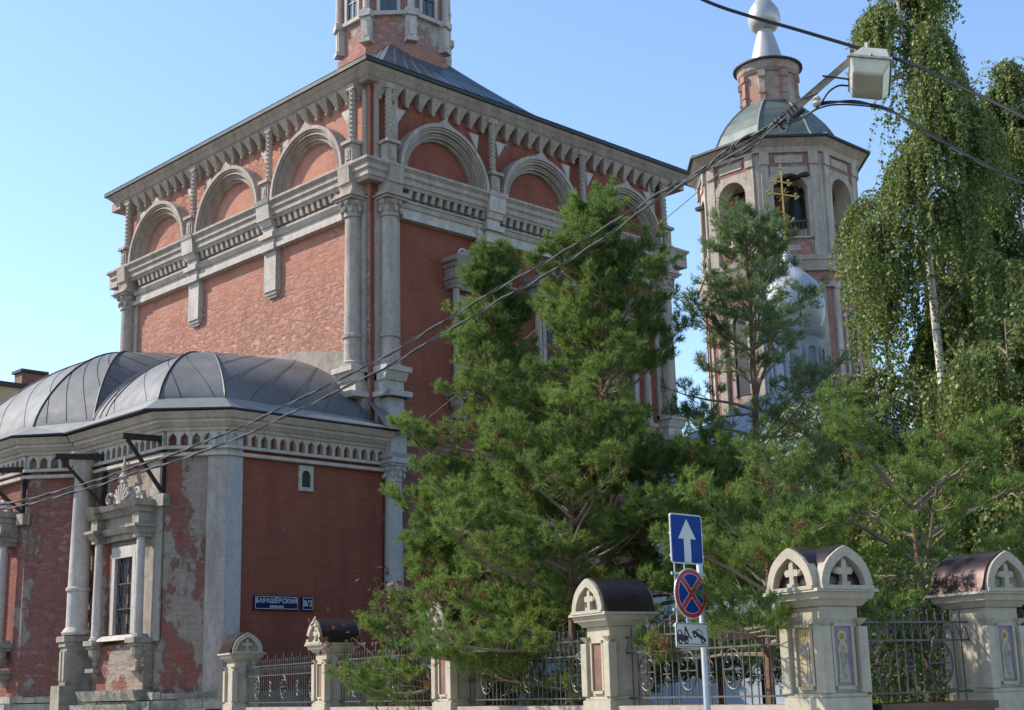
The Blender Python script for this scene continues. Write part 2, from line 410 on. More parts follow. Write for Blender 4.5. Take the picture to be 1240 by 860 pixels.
g = MB(); g.prism([fp(-3.2, .0), fp(90, 0), fp(90, 3.0), fp(-3.2, 3.0)], .0, .13); g.prism([fp(-3.2, -80), fp(-.3, -80), fp(-.3, -.002), fp(-3.2, -.002)], 0, .13)
struct(g.build('pavement', 'paving'))
g = MB(); g.prism([fp(-3.4, 3.0), fp(90, 3.0), fp(90, 3.18), fp(-3.4, 3.18)], .0, .145); g.prism([fp(-3.4, -80), fp(-3.202, -80), fp(-3.202, 2.998), fp(-3.4, 2.998)], 0, .145)
struct(g.build('kerb', 'kerb'))
g = MB()
for k in range(-12, 14): g.add([(*fp(k*5, 6.9), .012), (*fp(k*5+2, 6.9), .012), (*fp(k*5+2, 7.05), .012), (*fp(k*5, 7.05), .012)], [(0, 1, 2, 3)])
struct(g.build('road_marking', 'paint_white'))
g = MB(); g.add([(*fp(-.3, -.4), .016), (*fp(18, -.4), .016), (*fp(18, -40), .016), (*fp(-.3, -40), .016)], [(0, 1, 2, 3)]); struct(g.build('lawn', 'lawn'))

# ================================================================ the church
X0, Y0, WY, WX = 19.13, 24.39, 11.3, 10.7
X1, Y1 = X0+WX, Y0+WY
CXX, CYY = (X0+X1)/2, (Y0+Y1)/2
church = thing('brick_church', 'large old red brick church with pale stone arches, dark metal roofs and rounded apse', 'church', (X0, Y0, 0))
FL = Fr(X0, Y0, (0, 1), (-1, 0)); FRt = Fr(X0, Y0, (1, 0), (0, -1))
FB = Fr(X1, Y1, (0, -1), (1, 0)); FK = Fr(X1, Y1, (-1, 0), (0, 1))
m = MB()
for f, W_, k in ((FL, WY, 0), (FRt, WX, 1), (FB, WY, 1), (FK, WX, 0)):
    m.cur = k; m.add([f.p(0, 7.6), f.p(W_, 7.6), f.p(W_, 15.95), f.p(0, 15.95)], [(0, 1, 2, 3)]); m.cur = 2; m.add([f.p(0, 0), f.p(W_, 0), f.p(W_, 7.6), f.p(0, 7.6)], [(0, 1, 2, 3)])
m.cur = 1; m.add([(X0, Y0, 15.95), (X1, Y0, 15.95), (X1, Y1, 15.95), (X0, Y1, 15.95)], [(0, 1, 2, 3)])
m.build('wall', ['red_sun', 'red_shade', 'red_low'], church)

def column(mb, f, u, z0, z1, r, o, base=True, cap=True, ring=None, n=18, entasis=.9):
    x, y, _ = f.p(u, 0, o); prof = []
    if base: prof += [(r*1.45, z0), (r*1.45, z0+r*.25), (r*1.2, z0+r*.4), (r*1.28, z0+r*.6), (r*1.03, z0+r*.8)]
    else: prof += [(r, z0)]
    if ring: prof += [(r, ring-.05), (r*1.18, ring-.04), (r*1.2, ring+.03), (r*.99, ring+.05)]
    prof += [(r*entasis, z1-(r*1.9 if cap else 0))]
    mb.lathe(x, y, prof, n)
def capital(mb, f, u, z0, z1, r, o, rng):
    """leafy capital: bell, curling leaves and volutes, square abacus"""
    x, y, _ = f.p(u, 0, o); h = z1-z0
    mb.lathe(x, y, [(r*.92, z0), (r*1.05, z0+.02), (r*.95, z0+.06), (r*1.0, z0+h*.5), (r*1.3, z1-h*.2)], 14)
    for k in range(8):
        a = k*PI/4; cx_, cy_ = x+math.cos(a)*r*1.15, y+math.sin(a)*r*1.15
        mb.ball((cx_, cy_, z0+h*.35), r*.24, 6, 5, 1.5)
        a += PI/8; mb.ball((x+math.cos(a)*r*1.32, y+math.sin(a)*r*1.32, z0+h*.66), r*.24, 6, 5, 1.2)
    mb.fb(f, u-r*1.45, u+r*1.45, z1-h*.2, z1-h*.08, o-r*1.4, o+r*1.4); mb.fb(f, u-r*1.7, u+r*1.7, z1-h*.08, z1, o-r*1.4, o+r*1.65)

def facade(f, W_, arches, hangs, sunny, detail=True):
    rng = random.Random(3)
    # great cornice below the arches
    m = MB()
    m.band(f, W_, 13.56, 13.62, .43); m.band(f, W_, 13.50, 13.56, .36, .42); m.band(f, W_, 13.39, 13.50, .35); m.band(f, W_, 13.35, 13.39, .30, .34); m.band(f, W_, 13.23, 13.35, .295); m.band(f, W_, 13.15, 13.23, .23, .27)
    m.fb(f, .95, W_-.95, 12.86, 12.92, 0, .13)
    m.build('great_cornice', 'stone', church)
    m = MB(); u = 1.0
    while u < W_-1.05:
        m.fb(f, u, u+.11, 12.97, 13.15, 0, .17, .22); u += .235
    m.fb(f, .9, W_-.9, 12.96, 13.15, 0, .03); m.build('dentil_row', 'stone', church)
    m = MB()
    m.fb(f, .82, W_-.82, 12.70, 12.79, 0, .17, .24); m.fb(f, .82, W_-.82, 12.53, 12.70, 0, .13); m.fb(f, .82, W_-.82, 12.42, 12.53, 0, .2)
    m.build('string_course', 'stone_pale', church)
    # arches of the blind gables
    R0 = 1.48 if W_ > 11 else 1.42
    for c in arches:
        m = MB()
        for a, b, o0, o1 in ((R0-.09, R0, .36, .36), (R0-.14, R0-.09, .31, .31), (R0-.21, R0-.14, .30, .26), (R0-.26, R0-.21, .20, .20), (R0-.33, R0-.26, .20, .16), (R0-.38, R0-.33, .10, .10)):
            m.arch(f, c, 13.6, a, b, 0, o1, keel=.16 if b == R0 else 0, o1b=o0, n=40)
        m.build('arch_moulding', 'stone', church)
    # small twisted columns, their pedestals, shields
    for h in [.38]+hangs+[W_-.38]:
        m = MB(); x, y, _ = f.p(h, 0, .22)
        m.fb(f, h-.17, h+.17, 13.6, 13.66, 0, .38); m.fb(f, h-.14, h+.14, 13.66, 14.12, 0, .34); m.fb(f, h-.2, h+.2, 14.12, 14.2, 0, .42)
        m.fb(f, h-.08, h+.08, 13.74, 14.02, .34, .365); m.fb(f, h-.035, h+.035, 13.8, 13.96, .365, .38)
        zz = 14.2; m.lathe(x, y, [(.12, zz), (.12, zz+.05), (.085, zz+.08)], 10)
        for k in range(11):
            z = zz+.08+k*.115; m.lathe(x, y, [(.07, z), (.1, z+.06), (.07, z+.115)], 8)
        m.fb(f, h-.14, h+.14, 15.52, 15.66, 0, .30)
        m.build('small_column', 'stone', church, smooth=True)
    for h in hangs:
        for s in (-1, 1): m = MB(); m.poly(f, [(h-.62, 15.2), (h-.30, 15.2), (h-.36, 14.78)] if s < 0 else [(h+.30, 15.2), (h+.62, 15.2), (h+.36, 14.78)], 0, .06); m.build('shield_relief', 'stone_pale', church)
    for h, s in ((.72, 1), (W_-.72, -1)): m = MB(); m.poly(f, [(h, 15.2), (h+s*.32, 15.2), (h+s*.04, 14.78)], 0, .06); m.build('shield_relief', 'stone_pale', church)
    # hanging pilasters that break forward through the cornice
    for h in hangs:
        m = MB(); w_ = .25
        m.fb(f, h-w_, h+w_, 11.36, 12.38, 0, .15); m.fb(f, h-w_+.03, h+w_-.03, 11.28, 11.36, 0, .11); m.fb(f, h-w_+.07, h+w_-.07, 11.21, 11.28, 0, .07)
        m.fb(f, h-w_-.04, h+w_+.04, 12.38, 12.56, 0, .25); m.fb(f, h-w_, h+w_, 12.56, 12.69, 0, .2); m.fb(f, h-w_-.05, h+w_+.05, 12.69, 12.82, 0, .3)
        m.fb(f, h-w_+.03, h+w_-.03, 12.82, 13.0, 0, .22); m.fb(f, h-w_-.0, h+w_+.0, 13.0, 13.15, 0, .28, .34)
        m.fb(f, h-w_-.02, h+w_+.02, 13.15, 13.54, 0, .38, .42); m.fb(f, h-w_-.05, h+w_+.05, 13.54, 13.64, 0, .44, .48)
        m.build('hanging_pilaster', 'stone_pale', church)
    # eaves cornice with hanging teeth
    m = MB(); m.band(f, W_, 15.82, 15.905, .42, .49); m.band(f, W_, 15.70, 15.82, .30, .41); m.band(f, W_, 15.62, 15.70, .2, .29)
    m.build('eaves_cornice', 'stone', church)
    m = MB(); n = int((W_-.3)/.41); s0 = (W_-n*.41)/2
    for k in range(n+1):
        u = s0+k*.41
        m.fb(f, u-.045, u+.045, 15.33, 15.66, 0, .10, .28, ut=.12); x, y, z = f.p(u, 15.31, .1); m.ball((x, y, z), .055, 7, 5)
    m.build('tooth_row', 'stone', church)
    # flat corner strips and giant half columns
    for side in (0, 1):
        g_ = (lambda v: v) if side == 0 else (lambda v: W_-v)
        def fb2(mb, a, b, *r, **k): mb.fb(f, min(g_(a), g_(b)), max(g_(a), g_(b)), *r, **k)
        m = MB()
        fb2(m, .12, .82, 8.3, 12.9, 0, .07); fb2(m, .1, .2, 13.6, 15.5, 0, .08); fb2(m, .54, .8, 13.6, 15.5, 0, .05)
        fb2(m, .12, .82, 6.9, 8.3, 0, .10)
        m.build('corner_strip', 'stone', church)
        cu = g_(.44)
        m = MB(); column(m, f, cu, 8.78, 12.36, .205, .15, ring=9.52, cap=False, entasis=.92)
        m.build('giant_column', 'stone', church, smooth=True)
        m = MB(); capital(m, f, cu, 12.34, 12.84, .22, .15, rng)
        fb2(m, .12, .8, 12.84, 12.92, 0, .46); fb2(m, .22, .68, 12.92, 13.15, 0, .34, o1t=.38); fb2(m, .24, .66, 13.15, 13.54, 0, .42, o1t=.45)
        m.build('capital', 'stone', church, smooth=True)
        m = MB()
        fb2(m, .08, .82, 8.66, 8.78, 0, .48); fb2(m, .12, .76, 8.46, 8.66, 0, .34, o1t=.44); fb2(m, .16, .72, 8.2, 8.46, 0, .3)
        fb2(m, .06, .86, 8.08, 8.2, 0, .40, o1t=.48)
        m.build('column_pedestal', 'stone_pale', church)
facade(FL, WY, (2.1, 5.62, 9.14), [3.82, 7.38], True)
facade(FRt, WX, (2.05, 5.35, 8.65), [3.7, 7.0], False)
# plain bands for the two far sides
m = MB()
for f, W_ in ((FB, WY), (FK, WX)):
    m.fb(f, -.3, W_+.3, 13.15, 13.6, 0, .45); m.fb(f, .0, W_, 12.45, 12.8, 0, .2); m.fb(f, -.3, W_+.3, 15.5, 15.74, 0, .5)
m.build('rear_cornice', 'stone', church)
# stone patch where the render fell off above the apse roof, on the sunlit wall
m = MB(); rng = random.Random(8)
pts = [(.55, 8.9), (.95, 9.3), (1.6, 9.42), (2.6, 9.62), (3.6, 9.72), (4.6, 9.9), (5.5, 9.98), (5.6, 9.4), (3, 8.4), (.6, 7.8)]
m.poly(FL, pts, .0, .03); m.build('bare_plaster_strip', 'stone_dirty', church)

# main roof
m = MB(); ez = 15.93; ov = .54
E_ = [(X0-ov, Y0-ov), (X1+ov, Y0-ov), (X1+ov, Y1+ov), (X0-ov, Y1+ov)]
for i in range(4):
    a, b = Vector(E_[i]), Vector(E_[(i+1) % 4]); c = Vector((CXX, CYY)); ta = c+(a-c)*.2; tb = c+(b-c)*.2
    def fn(s, t, a=a, b=b, ta=ta, tb=tb):
        e = a.lerp(b, s); q = ta.lerp(tb, s); p = e.lerp(q, t); return (p.x, p.y, ez+.09+3.55*(t**1.4))
    m.grid(fn, 12, 12)
m.build('roof', 'roof_blue', church, smooth=True)
m = MB(); m.box(X0-ov, X1+ov, Y0-ov, Y1+ov, ez-.02, ez+.07); m.build('roof_edge', 'roof_edge', church)
m = MB()
for i in range(4):
    a, b = Vector(E_[i]), Vector(E_[(i+1) % 4]); c = Vector((CXX, CYY))
    for k in range(1, 13):
        e = a.lerp(b, k/13); q = (c+(a-c)*.2).lerp(c+(b-c)*.2, k/13)
        m.tube([(*e.lerp(q, t), ez+.095+3.55*(t**1.4)) for t in [j/8 for j in range(9)]], .009, 4)
m.build('roof_seam', 'roof_blue', church)

# drum on the roof
dr = 1.62; dz = 19.0
m = MB(); m.prism(octa(CXX, CYY, dr), dz, 24.5); m.build('drum', 'tower_red', church)
m = MB(); m.prism(octa(CXX, CYY, dr+.1), dz, 19.55); m.build('drum_foot', 'tower_red', church)
m = MB(); m.prism(octa(CXX, CYY, dr+.12), 20.55, 20.67); m.build('drum_band', 'stone_pale', church)
for k in range(8):
    a = R(22.5)+k*PI/4; x, y = CXX+dr*math.cos(a), CYY+dr*math.sin(a)
    f = Fr(x, y, (-math.sin(a), math.cos(a)), (math.cos(a), math.sin(a)))
    m = MB(); m.fb(f, -.15, .15, 19.75, 20.55, -.1, .12); m.fb(f, -.08, .08, 19.9, 20.4, .12, .14); m.fb(f, -.19, .19, 20.5, 20.7, -.1, .2)
    m.fb(f, -.17, .17, 19.7, 19.82, -.1, .18)
    column(m, f, 0, 20.7, 24.3, .1, .06, cap=False, ring=21.6, n=10); m.build('drum_column', 'stone_pale', church)
for k in range(8):
    a = k*PI/4; ap = dr*math.cos(PI/8); f = Fr(CXX+ap*math.cos(a), CYY+ap*math.sin(a), (-math.sin(a), math.cos(a)), (math.cos(a), math.sin(a)))
    m = MB(); m.fb(f, -.34, -.24, 20.67, 23.9, 0, .09); m.fb(f, .24, .34, 20.67, 23.9, 0, .09); m.fb(f, -.34, .34, 23.9, 24.0, 0, .09)
    wnd = m.build('drum_window', 'stone_pale', church)
    m = MB(); m.fb(f, -.24, .24, 20.7, 23.9, 0, .02); m.build('pane', 'glass', wnd)
    m = MB()
    for z in (21.2, 21.8, 22.4, 23.0): m.fb(f, -.24, .24, z, z+.035, .02, .05)
    m.fb(f, -.02, .02, 20.7, 23.9, .02, .045); m.build('glazing_bar', 'iron_dark', wnd)
m = MB(); m.prism(octa(CXX, CYY, dr+.3), 24.5, 24.8); m.lathe(CXX, CYY, [(1.8, 24.8), (1.2, 25.4), (.8, 25.9), (1.1, 26.4), (1.35, 27.1), (1.1, 28), (.3, 29), (.02, 29.8)], 24)
m.build('drum_dome', 'roof_dark', church, smooth=True)

# ---- windows of the right facade: columned surrounds with a scrolled crest
def crest(mb, f, u, z, w_, o):
    """shell and finial over a window with scrolls either side"""
    for k in range(-3, 4):
        a = PI/2-k*.30; L = .42-.025*abs(k)
        p0 = f.p(u+.04*math.cos(a), z+.03*math.sin(a), o); p1 = f.p(u+L*.6*math.cos(a)*.9, z+L*.6*math.sin(a), o+.05); p2 = f.p(u+L*math.cos(a), z+L*math.sin(a), o+.02)
        mb.tube([p0, p1, p2], .018, 6, .036); mb.ball(p2, .047, 7, 5)
    mb.disc(f, u, z, .36, o-.14, o-.02, n=16)
    for s in (-1, 1):
        pts = []
        for j in range(16):
            t = j/15; a = s*(-.9+t*5.0); r = .15*(1-t*.7)
            pts.append(f.p(u+s*w_*.70+r*math.sin(a), z+.16+r*math.cos(a), o))
        mb.tube(pts, .036, 6, .022); mb.ball(f.p(u+s*w_*.70, z+.16, o), .04, 6, 5)
    x, y, _ = f.p(u, 0, o)
    zz = z+.42
    mb.lathe(x, y, [(.05, zz), (.09, zz+.04), (.04, zz+.1), (.11, zz+.17), (.05, zz+.25), (.035, zz+.3), (.075, zz+.38), (.03, zz+.45), (.02, zz+.55), (.002, zz+.62)], 10)
def church_window(parent, f, u, zs, hw, h, ow, colz0, frame_mat='stone', col_mat='stone', brackets=True, back=.0):
    """ow = half distance of the columns; zs = sill height"""
    zt = zs+h
    m = MB(); m.fb(f, u-hw-.22, u-hw, zs, zt+.24, 0, .1); m.fb(f, u+hw, u+hw+.22, zs, zt+.24, 0, .1); m.fb(f, u-hw, u+hw, zt, zt+.24, 0, .1)
    m.fb(f, u-hw-.12, u-hw, zs, zt+.1, .1, .14); m.fb(f, u+hw, u+hw+.12, zs, zt+.1, .1, .14); m.fb(f, u-hw, u+hw, zt, zt+.1, .1, .14)
    wn = m.build('window', frame_mat, parent)
    m = MB(); m.fb(f, u-hw, u+hw, zs, zt, .004, .02); m.build('pane', 'dark_void', wn)
    m = MB(); n = 5                                                   # wavy wrought grille
    for k in range(n+1):
        for s in (-1, 1):
            pts = [f.p(max(u-hw+.01, min(u+hw-.01, u-hw+2*hw*k/n+s*.045*math.sin(j*PI/2.4+.4))), zs+.02+(h-.04)*j/18, .06+.012*s) for j in range(19)]
            m.tube(pts, .0075, 4)
    for z in (zs+h*.33, zs+h*.66): m.fb(f, u-hw, u+hw, z-.012, z+.012, .045, .075)
    m.build('grille', 'iron_grey', wn)
    m = MB()
    for z in (zs+h*.62,): m.fb(f, u-hw*.8, u+hw, z, z+.06, .022, .04)
    m.fb(f, u+.0, u+.05, zs, zt, .022, .04); m.build('casement', 'chimney_brick', wn)
    m = MB(); m.fb(f, u-ow-.02, u+ow+.02, zs-.13, zs-.02, 0, .34, .2); m.build('sill', 'stone_pale', wn)
    for s in (-1, 1):
        m = MB(); column(m, f, u+s*ow, zs-.1, zt+.36, .095, .24, cap=False, n=14, entasis=.86); m.build('column', col_mat, wn, smooth=True)
        m = MB(); c = u+s*ow
        if brackets:
            m.fb(f, c-.19, c+.19, zs-.2, zs-.1, 0, .42); m.fb(f, c-.15, c+.15, zs-.27, zs-.2, 0, .37)
            x, y, _ = f.p(c, 0, .2); m.lathe(x, y, [(.02, zs-.66), (.06, zs-.62), (.08, zs-.56), (.06, zs-.53), (.15, zs-.42), (.17, zs-.3), (.15, zs-.27)], 12)
            m.fb(f, c-.17, c+.17, zs-.74, zs-.66, 0, .36); m.fb(f, c-.1, c+.1, zs-.86, zs-.74, 0, .2, .3); m.fb(f, c-.05, c+.05, zs-1.02, zs-.86, 0, .08, .18)
        m.build('bracket', 'stone_dirty', wn)
    m = MB(); z = zt+.34
    m.fb(f, u-ow+.1, u+ow-.1, z+.02, z+.3, 0, .17); 
    for s in (-1, 1):
        c = u+s*ow; m.fb(f, c-.12, c+.12, z, z+.08, 0, .36); m.fb(f, c-.15, c+.15, z+.08, z+.2, 0, .38, .46); m.fb(f, c-.2, c+.2, z+.2, z+.26, 0, .50)
        m.fb(f, c-.13, c+.13, z+.26, z+.5, 0, .38); m.fb(f, c-.18, c+.18, z+.5, z+.62, 0, .42, .52); m.fb(f, c-.26, c+.26, z+.62, z+.74, 0, .52, .60)
    m.fb(f, u-ow, u+ow, z+.14, z+.26, 0, .26, .34); m.fb(f, u-ow, u+ow, z+.26, z+.5, 0, .2); m.fb(f, u-ow, u+ow, z+.5, z+.62, 0, .26, .36); m.fb(f, u-ow, u+ow, z+.62, z+.72, 0, .42, .48)
    m.build('entablature', 'stone_dirty', wn)
    m = MB(); m.poly(f, [(u-ow*.8, z+.72), (u+ow*.8, z+.72), (u+ow*.62, z+1.0), (u+ow*.25, z+1.12), (u-ow*.25, z+1.12), (u-ow*.62, z+1.0)], .0, .1)
    crest(m, f, u, z+.74, ow, .2); m.build('crest', 'stone_pale', wn, smooth=True)
    return wn
for u in (3.2, 5.95, 8.45): church_window(church, FRt, u, 8.55, .42, 2.1, .8, 0)

# ---- apse
AP = [(X0+.3, 24.36), (15.42, 24.36), (14.57, 25.2), (14.5, 28.65), (13.68, 29.55), (13.68, 33.3), (14.5, 34.2), (14.5, 35.6), (X0+.3, 35.6)]
m = MB(); mi = [1, 0, 2, 0, 2, 0, 2, 1]
for i in range(8):
    (xa, ya), (xb, yb) = AP[i], AP[i+1]
    m.cur = (1, 0, 0, 2, 2, 2, 2, 1)[i]
    m.add([(xa, ya, 0), (xb, yb, 0), (xb, yb, 7.05), (xa, ya, 7.05)], [(0, 1, 2, 3)])
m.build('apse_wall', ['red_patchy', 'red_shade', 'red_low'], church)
def seg(i):
    (xa, ya), (xb, yb) = AP[i], AP[i+1]; d = Vector((xb-xa, yb-ya)); L = d.length; n = Vector((-d.y, d.x)).normalized()*-1
    if n.dot(Vector((xa-17.5, ya-30))) < 0: n = -n
    return Fr(xa, ya, (d.x, d.y), (n.x, n.y)), L
mc = MB(); ms = MB(); mt = MB()
ext = {0: (0, 1), 1: (1, 1), 2: (1, -1), 3: (-1, 1), 4: (1, 1), 5: (1, 1), 6: (1, 1), 7: (1, 0)}
for i in range(8):
    f, L = seg(i); e0, e1 = ext[i]; q = math.tan(PI/8)
    def bnd(mb, z0, z1, o, o2=None):
        o2 = o if o2 is None else o2
        mb.add([f.p(0, z0, -.02), f.p(L, z0, -.02), f.p(L+e1*o*q, z0, o), f.p(-e0*o*q, z0, o), f.p(0, z1, -.02), f.p(L, z1, -.02), f.p(L+e1*o2*q, z1, o2), f.p(-e0*o2*q, z1, o2)],
               [(0, 1, 2, 3), (7, 6, 5, 4), (0, 4, 5, 1), (1, 5, 6, 2), (2, 6, 7, 3), (3, 7, 4, 0)])
    bnd(mc, 6.91, 6.98, .16, .2); bnd(mc, 6.98, 7.05, .24, .32); bnd(mc, 7.05, 7.12, .34, .36); bnd(mc, 7.12, 7.24, .42, .54)
    n = max(2, round(L/.235)); ms.scallop(f, 0, L, n, 6.62, 6.76, 6.88, 6.91, 0, .12, .3)
    bnd(mt, 6.545, 6.61, .14); bnd(mt, 6.40, 6.47, .14)
mc.build('apse_cornice', 'pale_bounce_cornice', church); ms.build('apse_arcade', 'pale_bounce_cornice', church); mt.build('apse_string_course', 'pale_bounce_cornice', church)
# corner pilaster: limewashed side and bare side
f0 = Fr(15.42, 24.36, (1, 0), (0, -1)); f1, _ = seg(1)
m = MB(); m.prism([(15.77, 24.36), (15.77, 24.29), (15.40, 24.29), (15.12, 24.57), (15.17, 24.62)], 1.5, 6.86); m.build('corner_pilaster', 'stone_white', church)
m = MB(); f1b = Fr(15.40, 24.29, (-1, 1), (-1, -1)); m.fb(f1b, .0, .39, 1.5, 6.39, 0, .012); m.build('bare_stone_face', 'stone', church)
# column at the corner of the main church
m = MB(); cf = Fr(19.62, 24.39, (1, 0), (0, -1)); column(m, cf, 0, 2.2, 6.2, .225, .2, cap=False, ring=3.2, entasis=.8); m.build('lower_column', 'stone_white', church, smooth=True)
m = MB(); capital(m, cf, 0, 6.16, 6.6, .2, .2, None); m.fb(cf, -.28, .3, 6.6, 6.68, 0, .52); m.fb(cf, -.32, .34, 6.68, 6.78, 0, .5, .58)
m.build('lower_capital', 'stone_white', church, smooth=True); m = MB(); m.fb(cf, -.22, .22, 6.78, 7.25, 0, .4); m.fb(cf, -.27, .27, 7.25, 7.33, 0, .46); m.fb(cf, -.22, .24, 7.33, 8.1, 0, .3); m.fb(cf, -.3, .3, 8.08, 8.2, 0, .52)
m.build('upper_shaft', 'stone_white', church); m = MB(); m.fb(cf, -.3, .3, 1.2, 2.2, 0, .5); m.build('lower_pedestal', 'stone_white', church)
# column standing in the angle between the two lobes
m = MB(); cf = Fr(14.2, 28.62, (.4, 1), (-1, .4))
QX, QY = 14.24, 28.12
m.lathe(QX, QY, [(.29, 2.98), (.31, 3.03), (.26, 3.1), (.225, 3.14), (.225, 3.88), (.26, 3.9), (.26, 3.95), (.22, 3.98), (.175, 6.5), (.24, 6.6), (.26, 6.72), (.3, 6.86)], 20)
m.build('angle_column', 'stone_pale', church, smooth=True)
m = MB(); f_ = Fr(QX+.02, QY+.02, (.2, .98), (-.98, .2))
m.fb(f_, -.31, .31, 2.84, 2.96, -.3, .34); m.fb(f_, -.26, .26, 2.74, 2.84, -.3, .30); m.fb(f_, -.24, .24, 1.95, 2.74, -.3, .26); m.fb(f_, -.2, -.05, 2.05, 2.65, .26, .29); m.fb(f_, .05, .2, 2.05, 2.65, .26, .29); m.fb(f_, -.34, .34, 1.2, 1.95, -.3, .40)
m.build('angle_pedestal', 'stone_dirty', church)
# plinth
m = MB(); rng = random.Random(4)
for i in range(8):
    f, L = seg(i); u = -.25
    e0, e1 = ext[i]
    for z0, z1, o in ((0, 1.42, .42), (1.42, 1.62, .34), (1.62, 1.76, .22)):
        u = -e0*o*.41; end = L+e1*o*.41
        while u < end-.01:
            l = min(rng.uniform(.3, .75), end-u); j = rng.uniform(-.035, .02)
            m.fb(f, u, u+l-.012, z0, z1+rng.uniform(-.025, .015), -.02, o+j); u += l
m.build('plinth', 'rubble', church)
# projecting bay below the window of the near lobe
wf = Fr(14.55, 26.55, (0, -1), (-1, 0))
m = MB(); m.fb(wf, -1.02, 1.05, 1.75, 2.72, 0, .2); m.build('window_apron', 'red_patchy', church)
m = MB()
for z0, z1, o in ((1.2, 1.55, .62), (1.62, 1.82, .5)): m.fb(wf, -1.15, 1.18, z0, z1, 0, o-.08, o)
m.build('apron_base', 'rubble', church)
church_window(church, wf, .0, 2.93, .36, 1.55, .86, 0, 'stone_pale', 'stone_pale')
wf2 = Fr(13.68, 31.0, (0, -1), (-1, 0)); church_window(church, wf2, .0, 2.98, .4, 1.65, .9, 0, 'stone_pale', 'stone_pale')
m = MB(); m.fb(wf, .62, 1.3, 2.75, 6.4, 0, .035); m.build('render_patch', 'stone_dirty', church)
# little round-headed window in the shaded apse wall
f0 = Fr(17.36, 24.36, (1, 0), (0, -1))
m = MB(); m.openwall(f0, .36, 5.82, 6.36, 0, .115, 5.9, 6.14, 0, .05); sw = m.build('small_window', 'stone_pale', church)
m = MB(); m.disc(f0, 0, 6.14, .115, .003, .012, legs=.24); m.build('pane', 'dark_void', sw)

# apse roof
ZE = 7.29
EV = [(19.62, 23.84), (15.16, 23.80), (13.88, 24.98), (13.86, 28.35), (13.11, 29.3), (13.11, 33.5), (14.0, 34.8), (19.1, 36.2)]
IN = [(19.13, 24.37), (15.22, 24.15), (14.24, 25.06), (14.33, 27.95), (13.62, 29.35), (13.62, 33.3), (14.5, 34.4), (19.1, 35.8)]
A1 = Vector((17.0, 27.9, 9.35)); A1w = Vector((19.12, 28.6, 9.68)); A2 = Vector((16.9, 31.2, 10.0)); A2w = Vector((19.12, 31.7, 10.4)); ZI = 7.54
def prof(t): return (1-(1-t)**1.7)**.75 if t > 0 else 0
def shell(a, b, A_, B_=None):
    B_ = B_ or A_
    def fn(s, t):
        e = Vector((a[0]+(b[0]-a[0])*s, a[1]+(b[1]-a[1])*s)); q = A_.lerp(B_, s)
        # outline bulges a little so each sheet is a shell, not a plane
        p = e.lerp(Vector((q.x, q.y)), t); return (p.x, p.y, ZI+(q.z-ZI)*prof(t))
    return fn
shells = [shell(IN[0], IN[1], A1w, A1), shell(IN[1], IN[2], A1), shell(IN[2], IN[3], A1), shell(IN[3], IN[4], A2), shell(IN[4], IN[5], A2), shell(IN[5], IN[6], A2), shell(IN[6], IN[7], A2, A2w), shell((19.12, 28.2), IN[3], A2w, A2), shell(IN[3], (19.12, 28.9), A1, A1w)]
m = MB()
TT = [(j/22)**1.8 for j in range(23)]
for fn in shells:
    vs = [fn(i/10, t) for t in TT for i in range(11)]
    m.add(vs, [(j*11+i, j*11+i+1, (j+1)*11+i+1, (j+1)*11+i) for j in range(22) for i in range(10)])
m.build('apse_roof', 'roof_dark', church, smooth=True)
m = MB()
for i in range(7):
    a, b, c, d = EV[i], EV[i+1], IN[i+1], IN[i]
    m.add([(*a, ZE), (*b, ZE), (*c, ZI+.006), (*d, ZI+.006), (*a, ZE-.03), (*b, ZE-.03)], [(0, 1, 2, 3), (0, 1, 5, 4)])
m.build('roof_flashing', 'roof_flash', church)
m = MB()
for i in range(7):
    a, b = EV[i], EV[i+1]; m.add([(*a, ZE-.03), (*b, ZE-.03), ((b[0]+IN[i+1][0])/2, (b[1]+IN[i+1][1])/2, ZE-.035), ((a[0]+IN[i][0])/2, (a[1]+IN[i][1])/2, ZE-.035)], [(0, 1, 2, 3)])
    m.tube([(*a, ZE-.015), (*b, ZE-.015)], .024, 5)
m.build('roof_drip_edge', 'roof_edge', church)
m = MB()
def onsh(fn, s, t): p = fn(s, t); return (p[0], p[1], p[2]+.012)
for k in (0, 1, 2, 3, 4, 5, 6): m.tube([onsh(shells[k], 1, t) for t in TT], .022, 5)
m.tube([onsh(shells[7], 1, t) for t in TT], .022, 5); m.tube([onsh(shells[2], .80, t) for t in TT[:18]], .02, 5); m.tube([onsh(shells[2], .90, t) for t in TT[:18]], .02, 5)
rng = random.Random(12)
for k, fn in enumerate(shells[:8]):
    n = (4, 2, 2, 3, 3, 3, 4, 4)[k]; sl_ = 1.5 if k not in (0,) else -1.2
    for q in range(-2*n, 2*n):
        pts = []
        for j in range(1, 46):
            t = (j/46)**1.5; s_ = (q+.35+rng.uniform(-.004, .004))/n+sl_*t
            if 0 <= s_ <= 1: pts.append(onsh(fn, s_, t))
        if len(pts) > 3: m.tube(pts, .0055, 3)
m.build('standing_seam', 'roof_seam', church)
# small dark lean-to sheet beside the corner
m = MB(); m.add([(19.0, 24.36, 8.0), (19.75, 24.3, 7.62), (19.85, 23.5, 7.22), (19.0, 23.62, 7.24)], [(0, 1, 2, 3)]); m.build('corner_flashing', 'roof_dark', church)

